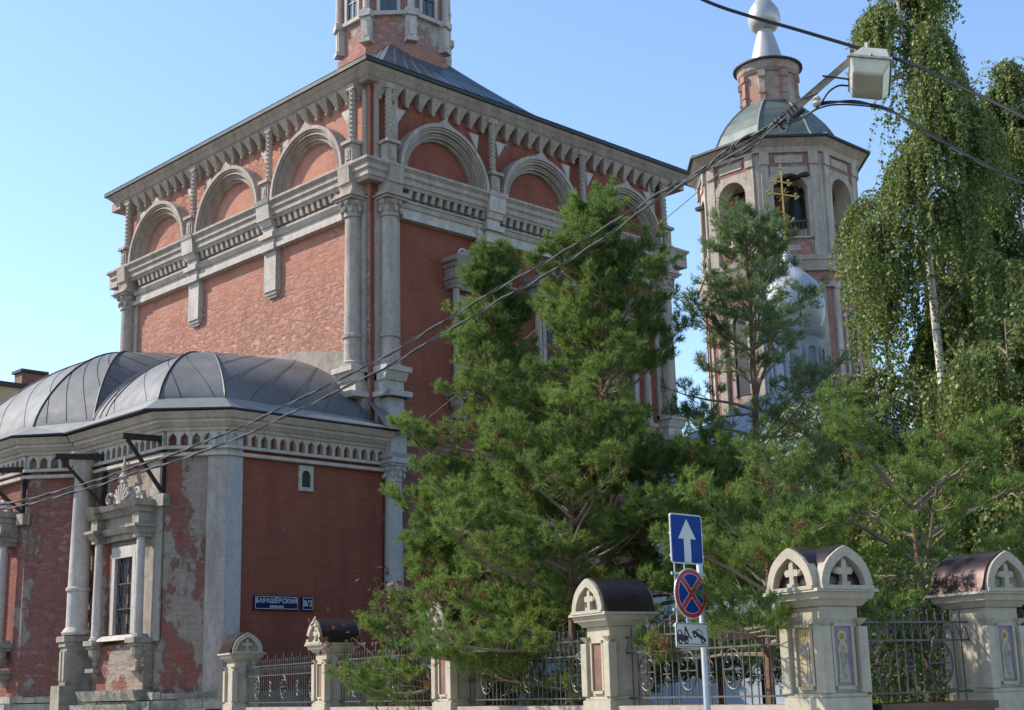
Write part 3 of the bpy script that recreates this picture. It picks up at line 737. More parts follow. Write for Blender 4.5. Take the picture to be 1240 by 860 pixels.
# ---- name plates on the wall
def text_mesh(name, body, size, mat, parent, f, u, z, o, spacing=1., bold=0., align='CENTER', sx=1.):
    cu = bpy.data.curves.new(name, 'FONT'); cu.body = body; cu.size = size; cu.align_x = align; cu.align_y = 'CENTER'; cu.space_character = spacing; cu.offset = bold; cu.extrude = .002
    ob = bpy.data.objects.new(name, cu); COL.objects.link(ob); bpy.context.view_layer.update()
    me = bpy.data.meshes.new_from_object(ob.evaluated_get(bpy.context.evaluated_depsgraph_get())); bpy.data.objects.remove(ob); bpy.data.curves.remove(cu)
    me.materials.clear(); me.materials.append(M[mat]); b = BASE[parent.name]
    for v in me.vertices: p = f.p(u+v.co.x*sx, z+v.co.y, o+v.co.z); v.co = Vector(p)-b
    o2 = bpy.data.objects.new(name, me); COL.objects.link(o2); o2.parent = parent; BASE[o2.name] = b; return o2
fw = Fr(16.1, 24.36, (1, 0), (0, -1))
def plate(name, label, u0, u1, z0, z1, lines):
    q = fw.p((u0+u1)/2, z0, 0); t = thing(name, label, 'sign', q)
    m = MB(); m.fb(fw, u0, u1, z0, z1, .02, .07); m.build('plate', 'plate_blue', t, bev=.006)
    m = MB()
    for a, b, c, d in ((u0+.02, u1-.02, z0+.02, z0+.032), (u0+.02, u1-.02, z1-.032, z1-.02), (u0+.02, u0+.03, z0+.032, z1-.032), (u1-.03, u1-.02, z0+.032, z1-.032)): m.fb(fw, a, b, c, d, .07, .074)
    m.build('border', 'sign_white', t)
    for body, size, z, sx in lines: text_mesh('lettering', body, size, 'sign_white', t, fw, (u0+u1)/2, z, .071, 1.08, .004, sx=sx)
plate('street_name_sign', 'long dark blue street name plate on the shaded red apse wall', .0, 1.07, 3.33, 3.62, [('БАРАШЁВСКИЙ', .125, 3.51, 1.0), ('ПЕРЕУЛОК', .05, 3.395, 1.2)])
plate('house_number_sign', 'small square dark blue house number plate right of the long street plate', 1.16, 1.46, 3.33, 3.62, [('8/2', .17, 3.475, 1.)])

# ---- rusty lamp brackets on the apse
def bracket(label, p_top_in, out, drop, side):
    """p_top_in at the wall; out = horizontal vector of the arm"""
    p = Vector(p_top_in); t = thing('steel_bracket', label, 'bracket', p-Vector((0, 0, drop)), 0, 'rusty steel brackets below the apse eaves'); o = Vector(out)
    def bar(a, b, r, nm):
        m = MB(); a, b = Vector(a), Vector(b); d = (b-a).normalized(); s = d.cross(Vector((0, 0, 1)))
        s = s.normalized() if s.length > .1 else Vector((1, 0, 0)); q = s.cross(d)
        m.hexa([a-s*r-q*r, a+s*r-q*r, a+s*r+q*r, a-s*r+q*r, b-s*r-q*r, b+s*r-q*r, b+s*r+q*r, b-s*r+q*r]); m.build(nm, 'rust', t)
    bar(p, p+o, .055, 'arm'); bar(p-Vector((0, 0, drop)), p, .045, 'upright'); bar(p-Vector((0, 0, drop*.95)), p+o*.88-Vector((0, 0, .06)), .035, 'brace')
    m = MB(); m.box(p.x-.07, p.x+.1, p.y-.16, p.y+.16, p.z-drop-.22, p.z-drop+.02); m.build('wall_plate', 'stone_dirty', t)
bracket('rusty triangular bracket just left of the pale corner pilaster', (14.52, 25.28, 6.78), (-.85, .15, .0), 1.15, 0)
bracket('rusty triangular bracket beside the pale column between the two apse lobes', (14.45, 27.6, 6.72), (-.85, .55, .0), 1.1, 0)
bracket('leftmost rusty bracket, over the red wall at the edge of view', (13.60, 29.6, 6.62), (-.85, .8, .0), 1.0, 0)

# ================================================================ bell tower
TX, TY, TR = 41.95, 28.95, 2.95
tower = thing('bell_tower', 'tall octagonal bell tower with open arches, green dome and silver onion top', 'tower', (TX, TY, 0))
def face(k, r=TR):
    a = k*PI/4; ap = r*math.cos(PI/8); return Fr(TX+ap*math.cos(a), TY+ap*math.sin(a), (-math.sin(a), math.cos(a)), (math.cos(a), math.sin(a)))
FWD = 2*TR*math.sin(PI/8)
m = MB()
for k in range(8): m.openwall(face(k), FWD, 16.1, 20.1, 0, .6, 16.85, 18.62, -.55, 0)
m.build('belfry_wall', 'tower_stone', tower)
m = MB(); m.prism(octa(TX, TY, TR), 0, 16.09); m.build('lower_wall', 'tower_red', tower)
m = MB()
for k in range(8):
    f = face(k); m.arch(f, 0, 18.62, .6, .86, 0, .06, legs=1.77); m.fb(f, -.62, .62, 16.8, 16.87, 0, .1); m.fb(f, -.5, .5, 19.62, 19.9, 0, .06)
    m.fb(f, -.22, .22, 16.36, 16.58, 0, .04)
m.build('arch_surround', 'tower_stone', tower)
for k in range(8):
    f = face(k); m = MB(); m.fb(f, -.62, .62, 16.2, 16.78, 0, .018); m.build('red_panel', 'tower_red', tower)
    for s_ in (-1, 1):
        m = MB(); c = s_*(FWD/2-.42); m.fb(f, c-.05, c+.05, 16.75, 19.95, 0, .018); m.build('red_strip', 'tower_red', tower)
    m = MB(); m.fb(f, -.64, .64, 19.52, 19.98, 0, .02); m.build('red_frieze', 'tower_red', tower)
for k in range(8):
    a = R(22.5)+k*PI/4; f1_, f2_ = face(k), face(k+1); m = MB()
    for f, s in ((f1_, 1), (f2_, -1)):
        for w0, z0, z1, o in ((.28, 16.1, 16.7, .12), (.2, 16.7, 19.55, .08), (.27, 19.55, 20.05, .14)):
            c = s*(FWD/2-.26); m.fb(f, c-w0/2-.03, c+w0/2+.03, z0, z1, 0, o)
    m.build('belfry_pilaster', 'tower_stone', tower)
    m = MB()
    for f, s in ((f1_, 1), (f2_, -1)):
        c = s*(FWD/2-.3); m.fb(f, c-.15, c+.15, 8.5, 15.0, 0, .1)
    m.build('lower_pilaster', 'tower_stone', tower)
for z0, z1, r0, r1 in ((15.95, 16.12, .3, .34), (15.6, 15.95, .14, .26), (15.0, 15.2, .16, .2), (20.0, 20.2, .12, .2), (20.2, 20.42, .22, .5)):
    m = MB(); m.prism(octa(TX, TY, TR+r0), z0, z1, octa(TX, TY, TR+r1)); m.build('cornice_band', 'tower_stone', tower)
m = MB(); m.prism(octa(TX, TY, TR+.62), 20.42, 20.5); m.build('eaves', 'roof_edge', tower)
for k in range(8):
    f = face(k); m = MB(); m.fb(f, -.42, -.3, 11.4, 14.0, 0, .08); m.fb(f, .3, .42, 11.4, 14.0, 0, .08); m.arch(f, 0, 14.0, .3, .42, 0, .08); wn = m.build('lower_window', 'tower_stone', tower)
    m = MB(); m.disc(f, 0, 14.0, .3, .003, .02, legs=2.6); m.build('pane', 'dark_void', wn)
m = MB(); m.prism(octa(TX, TY, TR-.4), 16.0, 16.3); m.build('belfry_floor', 'stone', tower)
m = MB(); m.prism(octa(TX, TY, TR-.4), 19.9, 20.0); m.build('belfry_ceiling', 'stone', tower)
m = MB()
pr = [(TR+.58, 20.5), (2.62, 20.74), (2.45, 21.0), (2.26, 21.4), (1.98, 21.85), (1.6, 22.3), (1.22, 22.66), (1.0, 22.9)]
m.lathe(TX, TY, pr, 8, ph=R(22.5)); dome = m.build('dome', 'roof_green', tower)
m = MB()
for k in range(8):
    a = R(22.5)+k*PI/4; m.tube([(TX+r*math.cos(a), TY+r*math.sin(a), z+.02) for r, z in pr], .035, 5)
m.build('dome_rib', 'roof_flash', dome)
m = MB(); m.prism(octa(TX, TY, 1.06), 22.7, 24.1); m.build('lantern', 'lantern_brick', tower)
m = MB()
for k in range(8):
    a = R(22.5)+k*PI/4; x, y = TX+1.05*math.cos(a), TY+1.05*math.sin(a); f = Fr(x, y, (-math.sin(a), math.cos(a)), (math.cos(a), math.sin(a)))
    m.fb(f, -.1, .1, 22.8, 24.0, -.05, .07); m.fb(f, -.13, .13, 23.75, 24.0, -.05, .12); m.fb(f, -.13, .13, 23.1, 23.17, -.05, .1)
m.lathe(TX, TY, [(1.05, 24.0), (1.15, 24.12), (1.2, 24.4)], 24); m.build('lantern_trim', 'lantern_brick', tower)
m = MB(); m.lathe(TX, TY, [(1.32, 24.4), (1.32, 24.46), (.9, 24.62), (.62, 24.7)], 28); m.build('lantern_cornice', 'roof_seam', tower, smooth=True)
m = MB(); m.lathe(TX, TY, [(.68, 24.62), (.55, 25.1), (.42, 25.6), (.3, 26.0), (.3, 26.05), (.45, 26.12), (.6, 26.35), (.64, 26.6), (.58, 26.9), (.4, 27.2), (.18, 27.5), (.07, 27.9), (.05, 28.4)], 26)
m.build('onion_dome', 'silver', tower, smooth=True)
m = MB(); m.tube([(TX, TY, 28.3), (TX, TY, 30.4)], .04); m.box(TX-.03, TX+.03, TY-.55, TY+.55, 29.6, 29.68); m.box(TX-.03, TX+.03, TY-.25, TY+.25, 29.95, 30.02); m.build('cross', 'gold', tower)
# bell, beams, railings
bell = thing('church_bell', 'large dark bronze bell hanging in the right arch of the bell tower', 'bell', (40.98, 27.42, 17.6))
m = MB(); m.lathe(40.98, 27.42, [(.50, 17.6), (.47, 17.68), (.40, 17.9), (.33, 18.2), (.29, 18.5), (.22, 18.64), (.06, 18.7), (.05, 18.8)], 24); m.build('bell_body', 'bronze', bell, smooth=True)
m = MB(); m.tube([(40.98, 27.42, 18.78), (40.98, 27.42, 19.1)], .07, 8); m.build('hanger', 'iron_dark', bell)
m = MB(); m.ball((40.98, 27.42, 17.5), .09); m.tube([(40.98, 27.42, 17.5), (40.98, 27.42, 18.4)], .02); m.build('clapper', 'iron_dark', bell)
bell2 = thing('church_bell', 'smaller bronze bell half seen in the left arch of the bell tower', 'bell', (40.3, 29.0, 17.9))
m = MB(); m.lathe(40.3, 29.0, [(.34, 17.9), (.3, 18.0), (.24, 18.3), (.2, 18.55), (.05, 18.65)], 20); m.build('bell_body', 'bronze', bell2, smooth=True)
m = MB(); m.tube([(40.3, 29.0, 18.63), (40.3, 29.0, 19.1)], .05, 8); m.build('hanger', 'iron_dark', bell2)
m = MB(); m.box(TX-2.5, TX+2.5, 27.65, 27.85, 19.05, 19.2); m.box(40.2, 40.4, TY-2.5, TY+2.5, 19.06, 19.19); m.box(TX-.1, TX+.1, TY-2.5, TY+2.5, 19.21, 19.33); m.build('bell_beam', 'rust', tower)
for k in range(8):
    f = face(k); m = MB(); m.fb(f, -.6, .6, 17.52, 17.57, -.3, -.25)
    for j in range(9): m.fb(f, -.56+j*.14-.01, -.56+j*.14+.01, 16.86, 17.52, -.285, -.265)
    m.build('railing', 'iron_dark', tower)

# ================================================================ white chapel behind the pines
HX, HY = 25.6, 17.5
ch = thing('white_chapel', 'small white chapel with pale onion dome and gilt cross behind the pines', 'chapel', (HX, HY, 0))
m = MB(); m.box(HX-2.3, HX+2.3, HY-2.3, HY+2.3, 0, 6.2); m.build('wall', 'chapel_white', ch)
m = MB(); m.box(HX-2.2, HX+2.0, HY+2.302, 24.3, 0, 3.6); m.build('porch_wall', 'chapel_white', ch)
m = MB(); m.box(HX-2.5, HX+2.2, HY+2.31, 24.3, 3.6, 3.75); m.box(HX-2.35, HX-2.2, HY+2.31, 24.3, 0, 1.25); m.box(HX-2.3, HX-2.2, HY+2.31, 24.3, 1.9, 2.0); m.build('porch_roof', 'tile_blue', ch)
m = MB(); m.prism([(HX-2.45, HY-2.45), (HX+2.45, HY-2.45), (HX+2.45, HY+2.45), (HX-2.45, HY+2.45)], 6.0, 6.3); m.prism([(HX-2.4, HY-2.4), (HX+2.4, HY-2.4), (HX+2.4, HY+2.4), (HX-2.4, HY+2.4)], 4.9, 5.05)
m.prism([(HX-2.5, HY-2.5), (HX+2.5, HY-2.5), (HX+2.5, HY+2.5), (HX-2.5, HY+2.5)], 0, 1.2)
for x, y in ((-1, -1), (-1, 1), (1, -1), (1, 1)): m.box(HX+x*2.2-.2, HX+x*2.2+.2, HY+y*2.2-.2, HY+y*2.2+.2, 1.2, 6.0)
m.build('trim', 'chapel_white', ch)
m = MB()   # scalloped roof tiles in rows
for r_ in range(9):
    a0 = 2.6-1.95*r_/9; a1 = a0-.30; z0 = 6.32+1.4*r_/9; z1 = z0+.2
    for sx, sy in ((0, -1), (-1, 0), (0, 1), (1, 0)):
        n = max(3, int(a0*2/.3))
        for k in range(n):
            u0 = -a0+2*a0*k/n; u1 = u0+2*a0/n*.94; um = (u0+u1)/2; t = a1/a0
            def P(u, r, z): return (HX+u, HY+sy*r, z) if sx == 0 else (HX+sx*r, HY+u, z)
            m.add([P(u0*.99, a0*.97, z0+.05), P(um, a0, z0), P(u1*.99, a0*.97, z0+.05), P(u1*t, a1, z1+.03), P(u0*t, a1, z1+.03)], [(0, 1, 2, 3, 4)])
m.build('tiled_roof', 'tile_blue', ch)
m = MB(); m.lathe(HX, HY, [(.72, 7.6), (.72, 7.75), (.62, 7.8), (.62, 9.0), (.7, 9.05), (.74, 9.15), (.74, 9.22)], 24); dm = m.build('drum', 'chapel_white', ch, smooth=True)
m = MB()
for k in range(10):
    a = k*2*PI/10; f = Fr(HX+.62*math.cos(a), HY+.62*math.sin(a), (-math.sin(a), math.cos(a)), (math.cos(a), math.sin(a)))
    m.arch(f, 0, 8.65, .11, .16, -.03, .045, legs=.8)
m.build('blind_arcade', 'chapel_white', dm)
m = MB(); m.lathe(HX, HY, [(.56, 9.22), (.66, 9.32), (.74, 9.55), (.76, 9.82), (.72, 10.1), (.60, 10.33), (.44, 10.5), (.28, 10.65), (.16, 10.82), (.09, 11.0), (.05, 11.12)], 32); m.build('onion_dome', 'dome_white', ch, smooth=True)
m = MB(); cfm = Fr(HX, HY, (math.cos(R(-20)), math.sin(R(-20))), (math.sin(R(-20)), -math.cos(R(-20))))
m.tube([(HX, HY, 11.05), (HX, HY, 13.05)], .02, 8); m.ball((HX, HY, 11.55), .11, 12, 8)
m.lathe(HX, HY, [(.06, 11.0), (.045, 11.5)], 10)
for z, w_ in ((12.45, .36), (12.75, .18)):
    m.fb(cfm, -w_, w_, z-.016, z+.016, -.015, .015)
    for s in (-1, 1):
        for dz_, du in ((0, .06), (.055, 0), (-.055, 0)): m.ball(cfm.p(s*(w_+du), z+dz_, 0), .034, 6, 5)
m.ball((HX, HY, 13.08), .045, 6, 5); m.ball((HX, HY, 13.16), .03, 6, 5)
m.tube([cfm.p(-.17, 12.05, 0), cfm.p(.17, 11.93, 0)], .02)
m.tube([cfm.p(.28*math.sin(a), 12.0-.22*math.cos(a), 0) for a in [x*.25-1.25 for x in range(11)]], .02, 6)
for a in range(12):
    t = a*PI/6; m.tube([cfm.p(.08*math.cos(t), 12.45+.08*math.sin(t), 0), cfm.p(.2*math.cos(t), 12.45+.2*math.sin(t), 0)], .009, 4)
m.build('cross', 'gold', ch)
for s, f in ((0, Fr(HX-2.3, HY, (0, 1), (-1, 0))), (1, Fr(HX, HY-2.3, (1, 0), (0, -1)))):
    m = MB(); m.fb(f, -.5, -.36, 2.2, 4.0, 0, .09); m.fb(f, .36, .5, 2.2, 4.0, 0, .09); m.arch(f, 0, 4.0, .36, .5, 0, .09); wn = m.build('window', 'chapel_white', ch)
    m = MB(); m.disc(f, 0, 4.0, .36, .003, .02, legs=1.8); m.build('pane', 'glass', wn)

# ================================================================ far building on the left
yb = thing('yellow_building', 'distant plain yellow building with flat roof behind the apse', 'building', (16, 56, 0))
m = MB(); m.box(-4, 25.2, 54.4, 66, 0, 14.1); m.build('wall', 'yellow_wall', yb)
m = MB(); m.box(-4.1, 25.4, 54.25, 66.1, 14.1, 14.28); m.build('roof_edge', 'roof_edge', yb)
m = MB()
for u in (2, 6, 10, 14, 18, 22):
    for z in (2, 5.5, 9): m.box(u, u+1.2, 54.36, 54.42, z, z+1.8)
m.build('window_row', 'glass', yb)
m = MB(); m.box(24.75, 25.75, 54.6, 55.3, 14.28, 14.85); cm = m.build('chimney', 'chimney_brick', yb); m = MB(); m.box(24.65, 25.85, 54.5, 55.4, 14.85, 14.97); m.build('chimney_cap', 'roof_edge', cm)
m = MB(); m.box(25.2, 26.2, 54.8, 58, 0, 14.05); m.build('side_pier', 'chimney_brick', yb)

# ================================================================ churchyard fence
Z0 = 1.42
def pillar(label, pos, ang, gables, panels, group='cream gate pillars with arched tops'):
    """local frame: +x is the street side (front), y along the fence"""
    t = thing('fence_pillar', label, 'pillar', (pos[0], pos[1], 0), ang, group, local=True)
    W2, D2 = .235, .215
    m = MB(); m.box(-D2-.05, D2+.05, -W2-.05, W2+.05, 0, 1.5); m.box(-D2-.03, D2+.03, -W2-.03, W2+.03, 1.5, 1.54)
    m.box(-D2, D2, -W2, W2, 1.54, 2.3)
    for s in (-1, 1):
        for q in (-1, 1): m.box(s*D2-.055*(1 if s > 0 else 1), s*D2+.055, q*W2-.06, q*W2+.06, 1.54, 2.12)
    m.build('shaft', 'cream', t, bev=.008)
    m = MB()
    for s in (-1, 1):
        for q in (-1, 1): m.add([(s*D2+dx, q*W2+dy, z) for dx, dy, z in ((-.06, -.065, 2.19), (.06, -.065, 2.19), (.06, .065, 2.19), (-.06, .065, 2.19), (0, 0, 2.11))], [(0, 1, 2, 3), (0, 4, 1), (1, 4, 2), (2, 4, 3), (3, 4, 0)])
    def ring(x, y, z0, z1, e): m.hexa([(-x, -y, z0), (-x, y, z0), (x, y, z0), (x, -y, z0), (-x-e, -y-e, z1), (-x-e, y+e, z1), (x+e, y+e, z1), (x+e, -y-e, z1)])
    ring(D2+.03, W2+.03, 2.3, 2.36, .05); ring(D2+.10, W2+.10, 2.36, 2.42, .02); ring(D2+.15, W2+.15, 2.42, 2.45, -.01)
    m.build('cornice', 'cream', t)
    # vaulted brown roof
    def vault(half, length, axis, nm):
        H = .32; mr = MB(); N = 14
        for sgn in (0,):
            pts = [(-half*1.06*math.cos(PI*i/N), 2.45+H*1.08*(math.sin(PI*i/N)**1.0)+.03*max(0, 1-abs(i/N-.5)/.25)+.018) for i in range(N+1)]
            ins = [(-half*1.0*math.cos(PI*i/N), 2.45+H*1.08*(math.sin(PI*i/N)**1.0)+.03*max(0, 1-abs(i/N-.5)/.25)) for i in range(N+1)]
            ee = .035 if len(gables) < 2 else .0
            pts[0] = (pts[0][0]-ee, pts[0][1]-.02); pts[-1] = (pts[-1][0]+ee, pts[-1][1]-.02)
            vs = []
            for (a, z), (b, zz) in zip(pts, ins):
                for L in (-length-.015, length+.015):
                    vs.append((L, a, z) if axis == 'x' else (a, L, z))
                for L in (-length-.015, length+.015):
                    vs.append((L, b, zz) if axis == 'x' else (b, L, zz))
            fs = []
            for i in range(N):
                p = 4*i; q = p+4; fs += [(p, p+1, q+1, q), (p+2, p+3, q+3, q+2), (p, p+2, q+2, q), (p+1, p+3, q+3, q+1)]
            mr.add(vs, fs)
        mr.build(nm, 'brown_metal', t, smooth=True)
    def gable(axis, half, at_):
        """arched gable ring with a cross inside; at_ = signed stand-out"""
        s = 1 if at_ > 0 else -1
        f = Fr(at_-s*.06, 0, (0, 1), (s, 0)) if axis == 'x' else Fr(0, at_-s*.06, (1, 0), (0, s))
        N = 14; H = .35; loop = []; mg = MB()
        for i in range(N+1):
            a = PI*i/N; k = .03*max(0, 1-abs(a-PI/2)/.4)
            loop.append((half*math.cos(a), 2.45+H*math.sin(a)+k, (half-.085)*math.cos(a), 2.45+(H-.09)*math.sin(a)+k))
        vs = []
        for a, b, c, d in loop: vs += [f.p(a, b, -.04), f.p(a, b, .06), f.p(c, d, .06), f.p(c, d, -.04)]
        fs = []
        for i in range(N):
            p = 4*i; q = p+4; fs += [(p, p+1, q+1, q), (p+1, p+2, q+2, q+1), (p+2, p+3, q+3, q+2), (p+3, p, q, q+3)]
        fs += [(0, 1, 2, 3), (4*N+3, 4*N+2, 4*N+1, 4*N)]; mg.add(vs, fs)
        mg.fb(f, -half, half, 2.44, 2.475, -.04, .075)
        mg.build('gable', 'cream', t)
        m2 = MB(); m2.fb(f, -.028, .028, 2.475, 2.70, -.02, .03); m2.fb(f, -.085, .085, 2.575, 2.635, -.021, .029); m2.fb(f, -.05, .05, 2.475, 2.51, -.022, .045)
        m2.ball(f.p(0, 2.7, .0), .034, 8, 6); m2.ball(f.p(.085, 2.605, .0), .03, 8, 6); m2.ball(f.p(-.085, 2.605, 0), .03, 8, 6)
        m2.build('gable_cross', 'cream', t)
    if 'x' in gables or '-x' in gables: vault(W2+(.09 if len(gables) < 2 else .055), D2+.09, 'x', 'vaulted_roof')
    if 'y' in gables or '-y' in gables: vault(D2+(.09 if len(gables) < 2 else .055), W2+.09, 'y', 'vaulted_roof')
    for g_ in ('x', '-x') if ('x' in gables) else (): gable('x', W2+.085, (D2+.14)*(1 if g_ == 'x' else -1))
    for g_ in ('y', '-y') if ('y' in gables) else (): gable('y', D2+.085, (W2+.14)*(1 if g_ == 'y' else -1))
    def tymp(f, half):
        mt2 = MB(); pts = [((half-.05)*math.cos(PI*i/14), 2.452+.31*math.sin(PI*i/14)) for i in range(15)]
        mt2.poly(f, pts, -.02, 0); mt2.build('tympanum', 'cream', t)
    if 'x' in gables:
        for s in (-1, 1): tymp(Fr(s*(D2+.045), 0, (0, 1), (s, 0)), W2+.06)
    if 'y' in gables:
        for s in (-1, 1): tymp(Fr(0, s*(W2+.045), (1, 0), (0, s)), D2+.06)
    # framed icon panels
    for ax, kind in panels:
        f = {'x': Fr(D2, 0, (0, 1), (1, 0)), 'y': Fr(0, W2, (1, 0), (0, 1))}[ax]; hw_ = .1
        m = MB()
        for a, b, c, d in ((-hw_-.03, -hw_, 1.6, 2.12), (hw_, hw_+.03, 1.6, 2.12), (-hw_, hw_, 1.57, 1.6), (-hw_, hw_, 2.12, 2.15)): m.fb(f, a, b, c, d, 0, .03)
        fr_ = m.build('panel_frame', 'cream', t)
        m = MB(); m.fb(f, -hw_, hw_, 1.6, 2.12, 0, .008); m.build('panel', {'g': 'mosaic_gold', 'v': 'mosaic_violet', 'b': 'chimney_brick'}[kind], fr_)
        if kind in 'gv':
            rb = 'robe_grey' if kind == 'g' else 'robe_ochre'
            m = MB(); m.poly(f, [(-.065, 1.63), (.065, 1.63), (.05, 1.8), (.06, 1.93), (.03, 1.99), (-.03, 1.99), (-.06, 1.93), (-.045, 1.8)], .008, .014); m.build('robe', rb, fr_)
            m = MB(); m.poly(f, [(-.03, 1.66), (.01, 1.66), (.03, 1.9), (-.02, 1.96)], .014, .017); m.build('cloak', 'robe_ochre' if kind == 'g' else 'robe_grey', fr_)
            m = MB(); m.disc(f, 0, 2.035, .05, .008, .012, full=True); m.build('halo', 'halo_gold', fr_)
            m = MB(); m.disc(f, 0, 2.03, .027, .012, .018, full=True); m.fb(f, -.045, -.02, 1.84, 1.88, .017, .022); m.build('face', 'skin_tone', fr_)
    return t
def fpos(a, n=-.22): q = K+A*a+N1*n; return (q.x, q.y)
ANG = math.atan2(N1.y, N1.x)
PB = [0.26, 4.4, 8.35, 12.5, 16.5]
pillar('tall cream corner pillar with two gables and icon panels, nearest of all pillars', fpos(.28), ANG, ('x', 'y'), (('x', 'g'), ('y', 'v')))

pillar('cream pillar half hidden by pine branches, with a dark recess, left of the road sign', fpos(3.78), ANG, ('x',), (('x', 'b'),))
pillar('cream pillar mostly hidden under the lowest pine branches, its arched top in leaves', fpos(7.7), ANG, ('x',), (('x', 'b'),))
pillar('cream pillar with brown vaulted top in front of the shaded red apse wall', fpos(12.25), ANG, ('x',), (('x', 'b'),))
pillar('cream end pillar with dark arched top at the pale corner pilaster of the apse', fpos(17.0), ANG, ('y',), ())
pillar('rightmost cream pillar with one arched gable, partly under pine branches', fpos(.28, -2.27), ANG, ('y',), (('y', 'v'),))

def fence_panel(label, P0, P1, out, seed=0, ovals=3):
    P0, P1 = Vector((*P0, 0)), Vector((*P1, 0)); d = (P1-P0); L = d.length
    t = thing('iron_fence_panel', label, 'fence', P0, 0, 'wrought iron fence panels between the pillars')
    f = Fr(P0.x, P0.y, (d.x, d.y), out)
    for z in (1.52, 2.0, 2.17):
        m = MB(); m.fb(f, 0, L, z-.009, z+.009, -.010, .010); m.build('rail', 'iron_grey', t)
    cs = [L*(i+.5)/ovals for i in range(ovals)]
    n = int(L/.105); m = MB(); sp = m
    for i in range(1, n):
        u = L*i/n; near = min(abs(u-c) for c in cs)
        if near < .15: segs = [(1.52, 1.585), (1.985, 2.17)]
        else: segs = [(1.44, 2.17)]
        for a, b in segs: m.fb(f, u-.0055, u+.0055, a, b, -.0055, .0055)
        tall = 2.36 if i % 4 == 0 else 2.28
        sp.fb(f, u-.006, u+.006, 2.17, tall-.05, -.006, .006)
        x, y, _ = f.p(u, 0, 0); sp.lathe(x, y, [(.003, tall-.07), (.012, tall-.045), (.002, tall+.02)], 5)
        if i % 4 == 0: sp.fb(f, u-.028, u+.028, tall-.085, tall-.072, -.005, .005)
    m.build('bar_row', 'iron_grey', t)
    m = MB()
    for i in range(n-1):
        u = L*(i+1)/n; w_ = L/n
        m.tube([f.p(u+w_*(k/8-.0)*1., 2.0+.13*math.sin(PI*k/8), .0) for k in range(9)], .006, 4)
    m.build('arcade_trim', 'iron_grey', t)
    for c in cs:
        m = MB(); cz = 1.785
        m.tube([f.p(c+.15*math.cos(2*PI*k/28), cz+.195*math.sin(2*PI*k/28), 0) for k in range(29)], .009, 5)
        m.fb(f, c-.15, c+.15, cz-.006, cz+.006, -.006, .006); m.fb(f, c-.006, c+.006, cz-.19, cz+.19, -.006, .006)
        for sx in (-1, 1):
            for sz in (-1, 1):
                pts = []
                for k in range(15):
                    q = k/14; a = q*4.6; r = .055*(1-q*.6); pts.append(f.p(c+sx*(.068-r*math.cos(a)), cz+sz*(.085+r*math.sin(a)), 0))
                m.tube(pts, .007, 4)
        m.ball(f.p(c, cz, 0), .028, 8, 6); m.ball(f.p(c, cz+.1, 0), .017, 6, 5); m.ball(f.p(c, cz-.1, 0), .017, 6, 5)
        m.build('scroll_oval', 'iron_grey', t)
    for i in range(ovals-1):
        c = (cs[i]+cs[i+1])/2; m = MB(); cz = 1.76
        for sx in (-1, 1):
            for sz in (-1, 1): m.tube([f.p(c+sx*.05*math.sin(k*.5), cz+sz*(.02+.016*k), 0) for k in range(8)], .008, 4)
        for zz in (-.05, .05): m.ball(f.p(c, cz+zz, 0), .02, 6, 5)
        m.fb(f, c-.07, c+.07, cz-.006, cz+.006, -.01, .01); m.build('rosette', 'iron_grey', t)
n1 = (N1.x, N1.y); n2 = (N2.x, N2.y)
fence_panel('grey iron fence panel in front of the shaded red apse wall, farthest from the corner', fpos(12.5), fpos(16.75), n1)
fence_panel('grey iron fence panel right of the pillar with the brown vaulted top', fpos(7.94), fpos(12.0), n1)
fence_panel('iron fence panel in deep shade below the lowest pine branches', fpos(4.02), fpos(7.46), n1)
fence_panel('ornate iron fence panel behind the road sign post', fpos(.5), fpos(3.54), n1, ovals=4)
fence_panel('iron fence panel with birch twigs behind it, between the two right pillars', fpos(.28, -.46), fpos(.28, -2.05), n2, ovals=2)
fence_panel('iron fence panel cut off by the right edge of the photo', fpos(.28, -2.5), fpos(.28, -5.6), n2)
bw = thing('fence_base_wall', 'low pinkish rendered base wall under the iron fence along the street', 'wall', (*fpos(8), 0))
m = MB(); m.prism([fpos(.54, -.08), fpos(16.3, -.08), fpos(16.3, -.40), fpos(.54, -.40)], 0, 1.38); m.build('wall', 'cream_dirty', bw)
m = MB(); m.prism([fpos(.56, -.03), fpos(16.1, -.03), fpos(16.1, -.44), fpos(.56, -.44)], 1.38, 1.44); m.build('coping', 'coping', bw)
bw = thing('fence_base_wall', 'low base wall with dark brown metal coping between the two right pillars', 'wall', (*fpos(.2, -2), 0))
m = MB(); m.prism([fpos(.1, -.56), fpos(.1, -2.02), fpos(.42, -2.02), fpos(.42, -.56)], 0, 1.36); m.prism([fpos(.1, -2.52), fpos(.1, -12), fpos(.42, -12), fpos(.42, -2.52)], 0, 1.36); m.build('wall', 'cream_dirty', bw)
m = MB(); m.prism([fpos(-.05, -.55), fpos(-.05, -2.01), fpos(.5, -2.01), fpos(.5, -.55)], 1.36, 1.43); m.prism([fpos(-.05, -2.53), fpos(-.05, -12), fpos(.5, -12), fpos(.5, -2.53)], 1.36, 1.43); m.build('coping', 'brown_metal', bw)

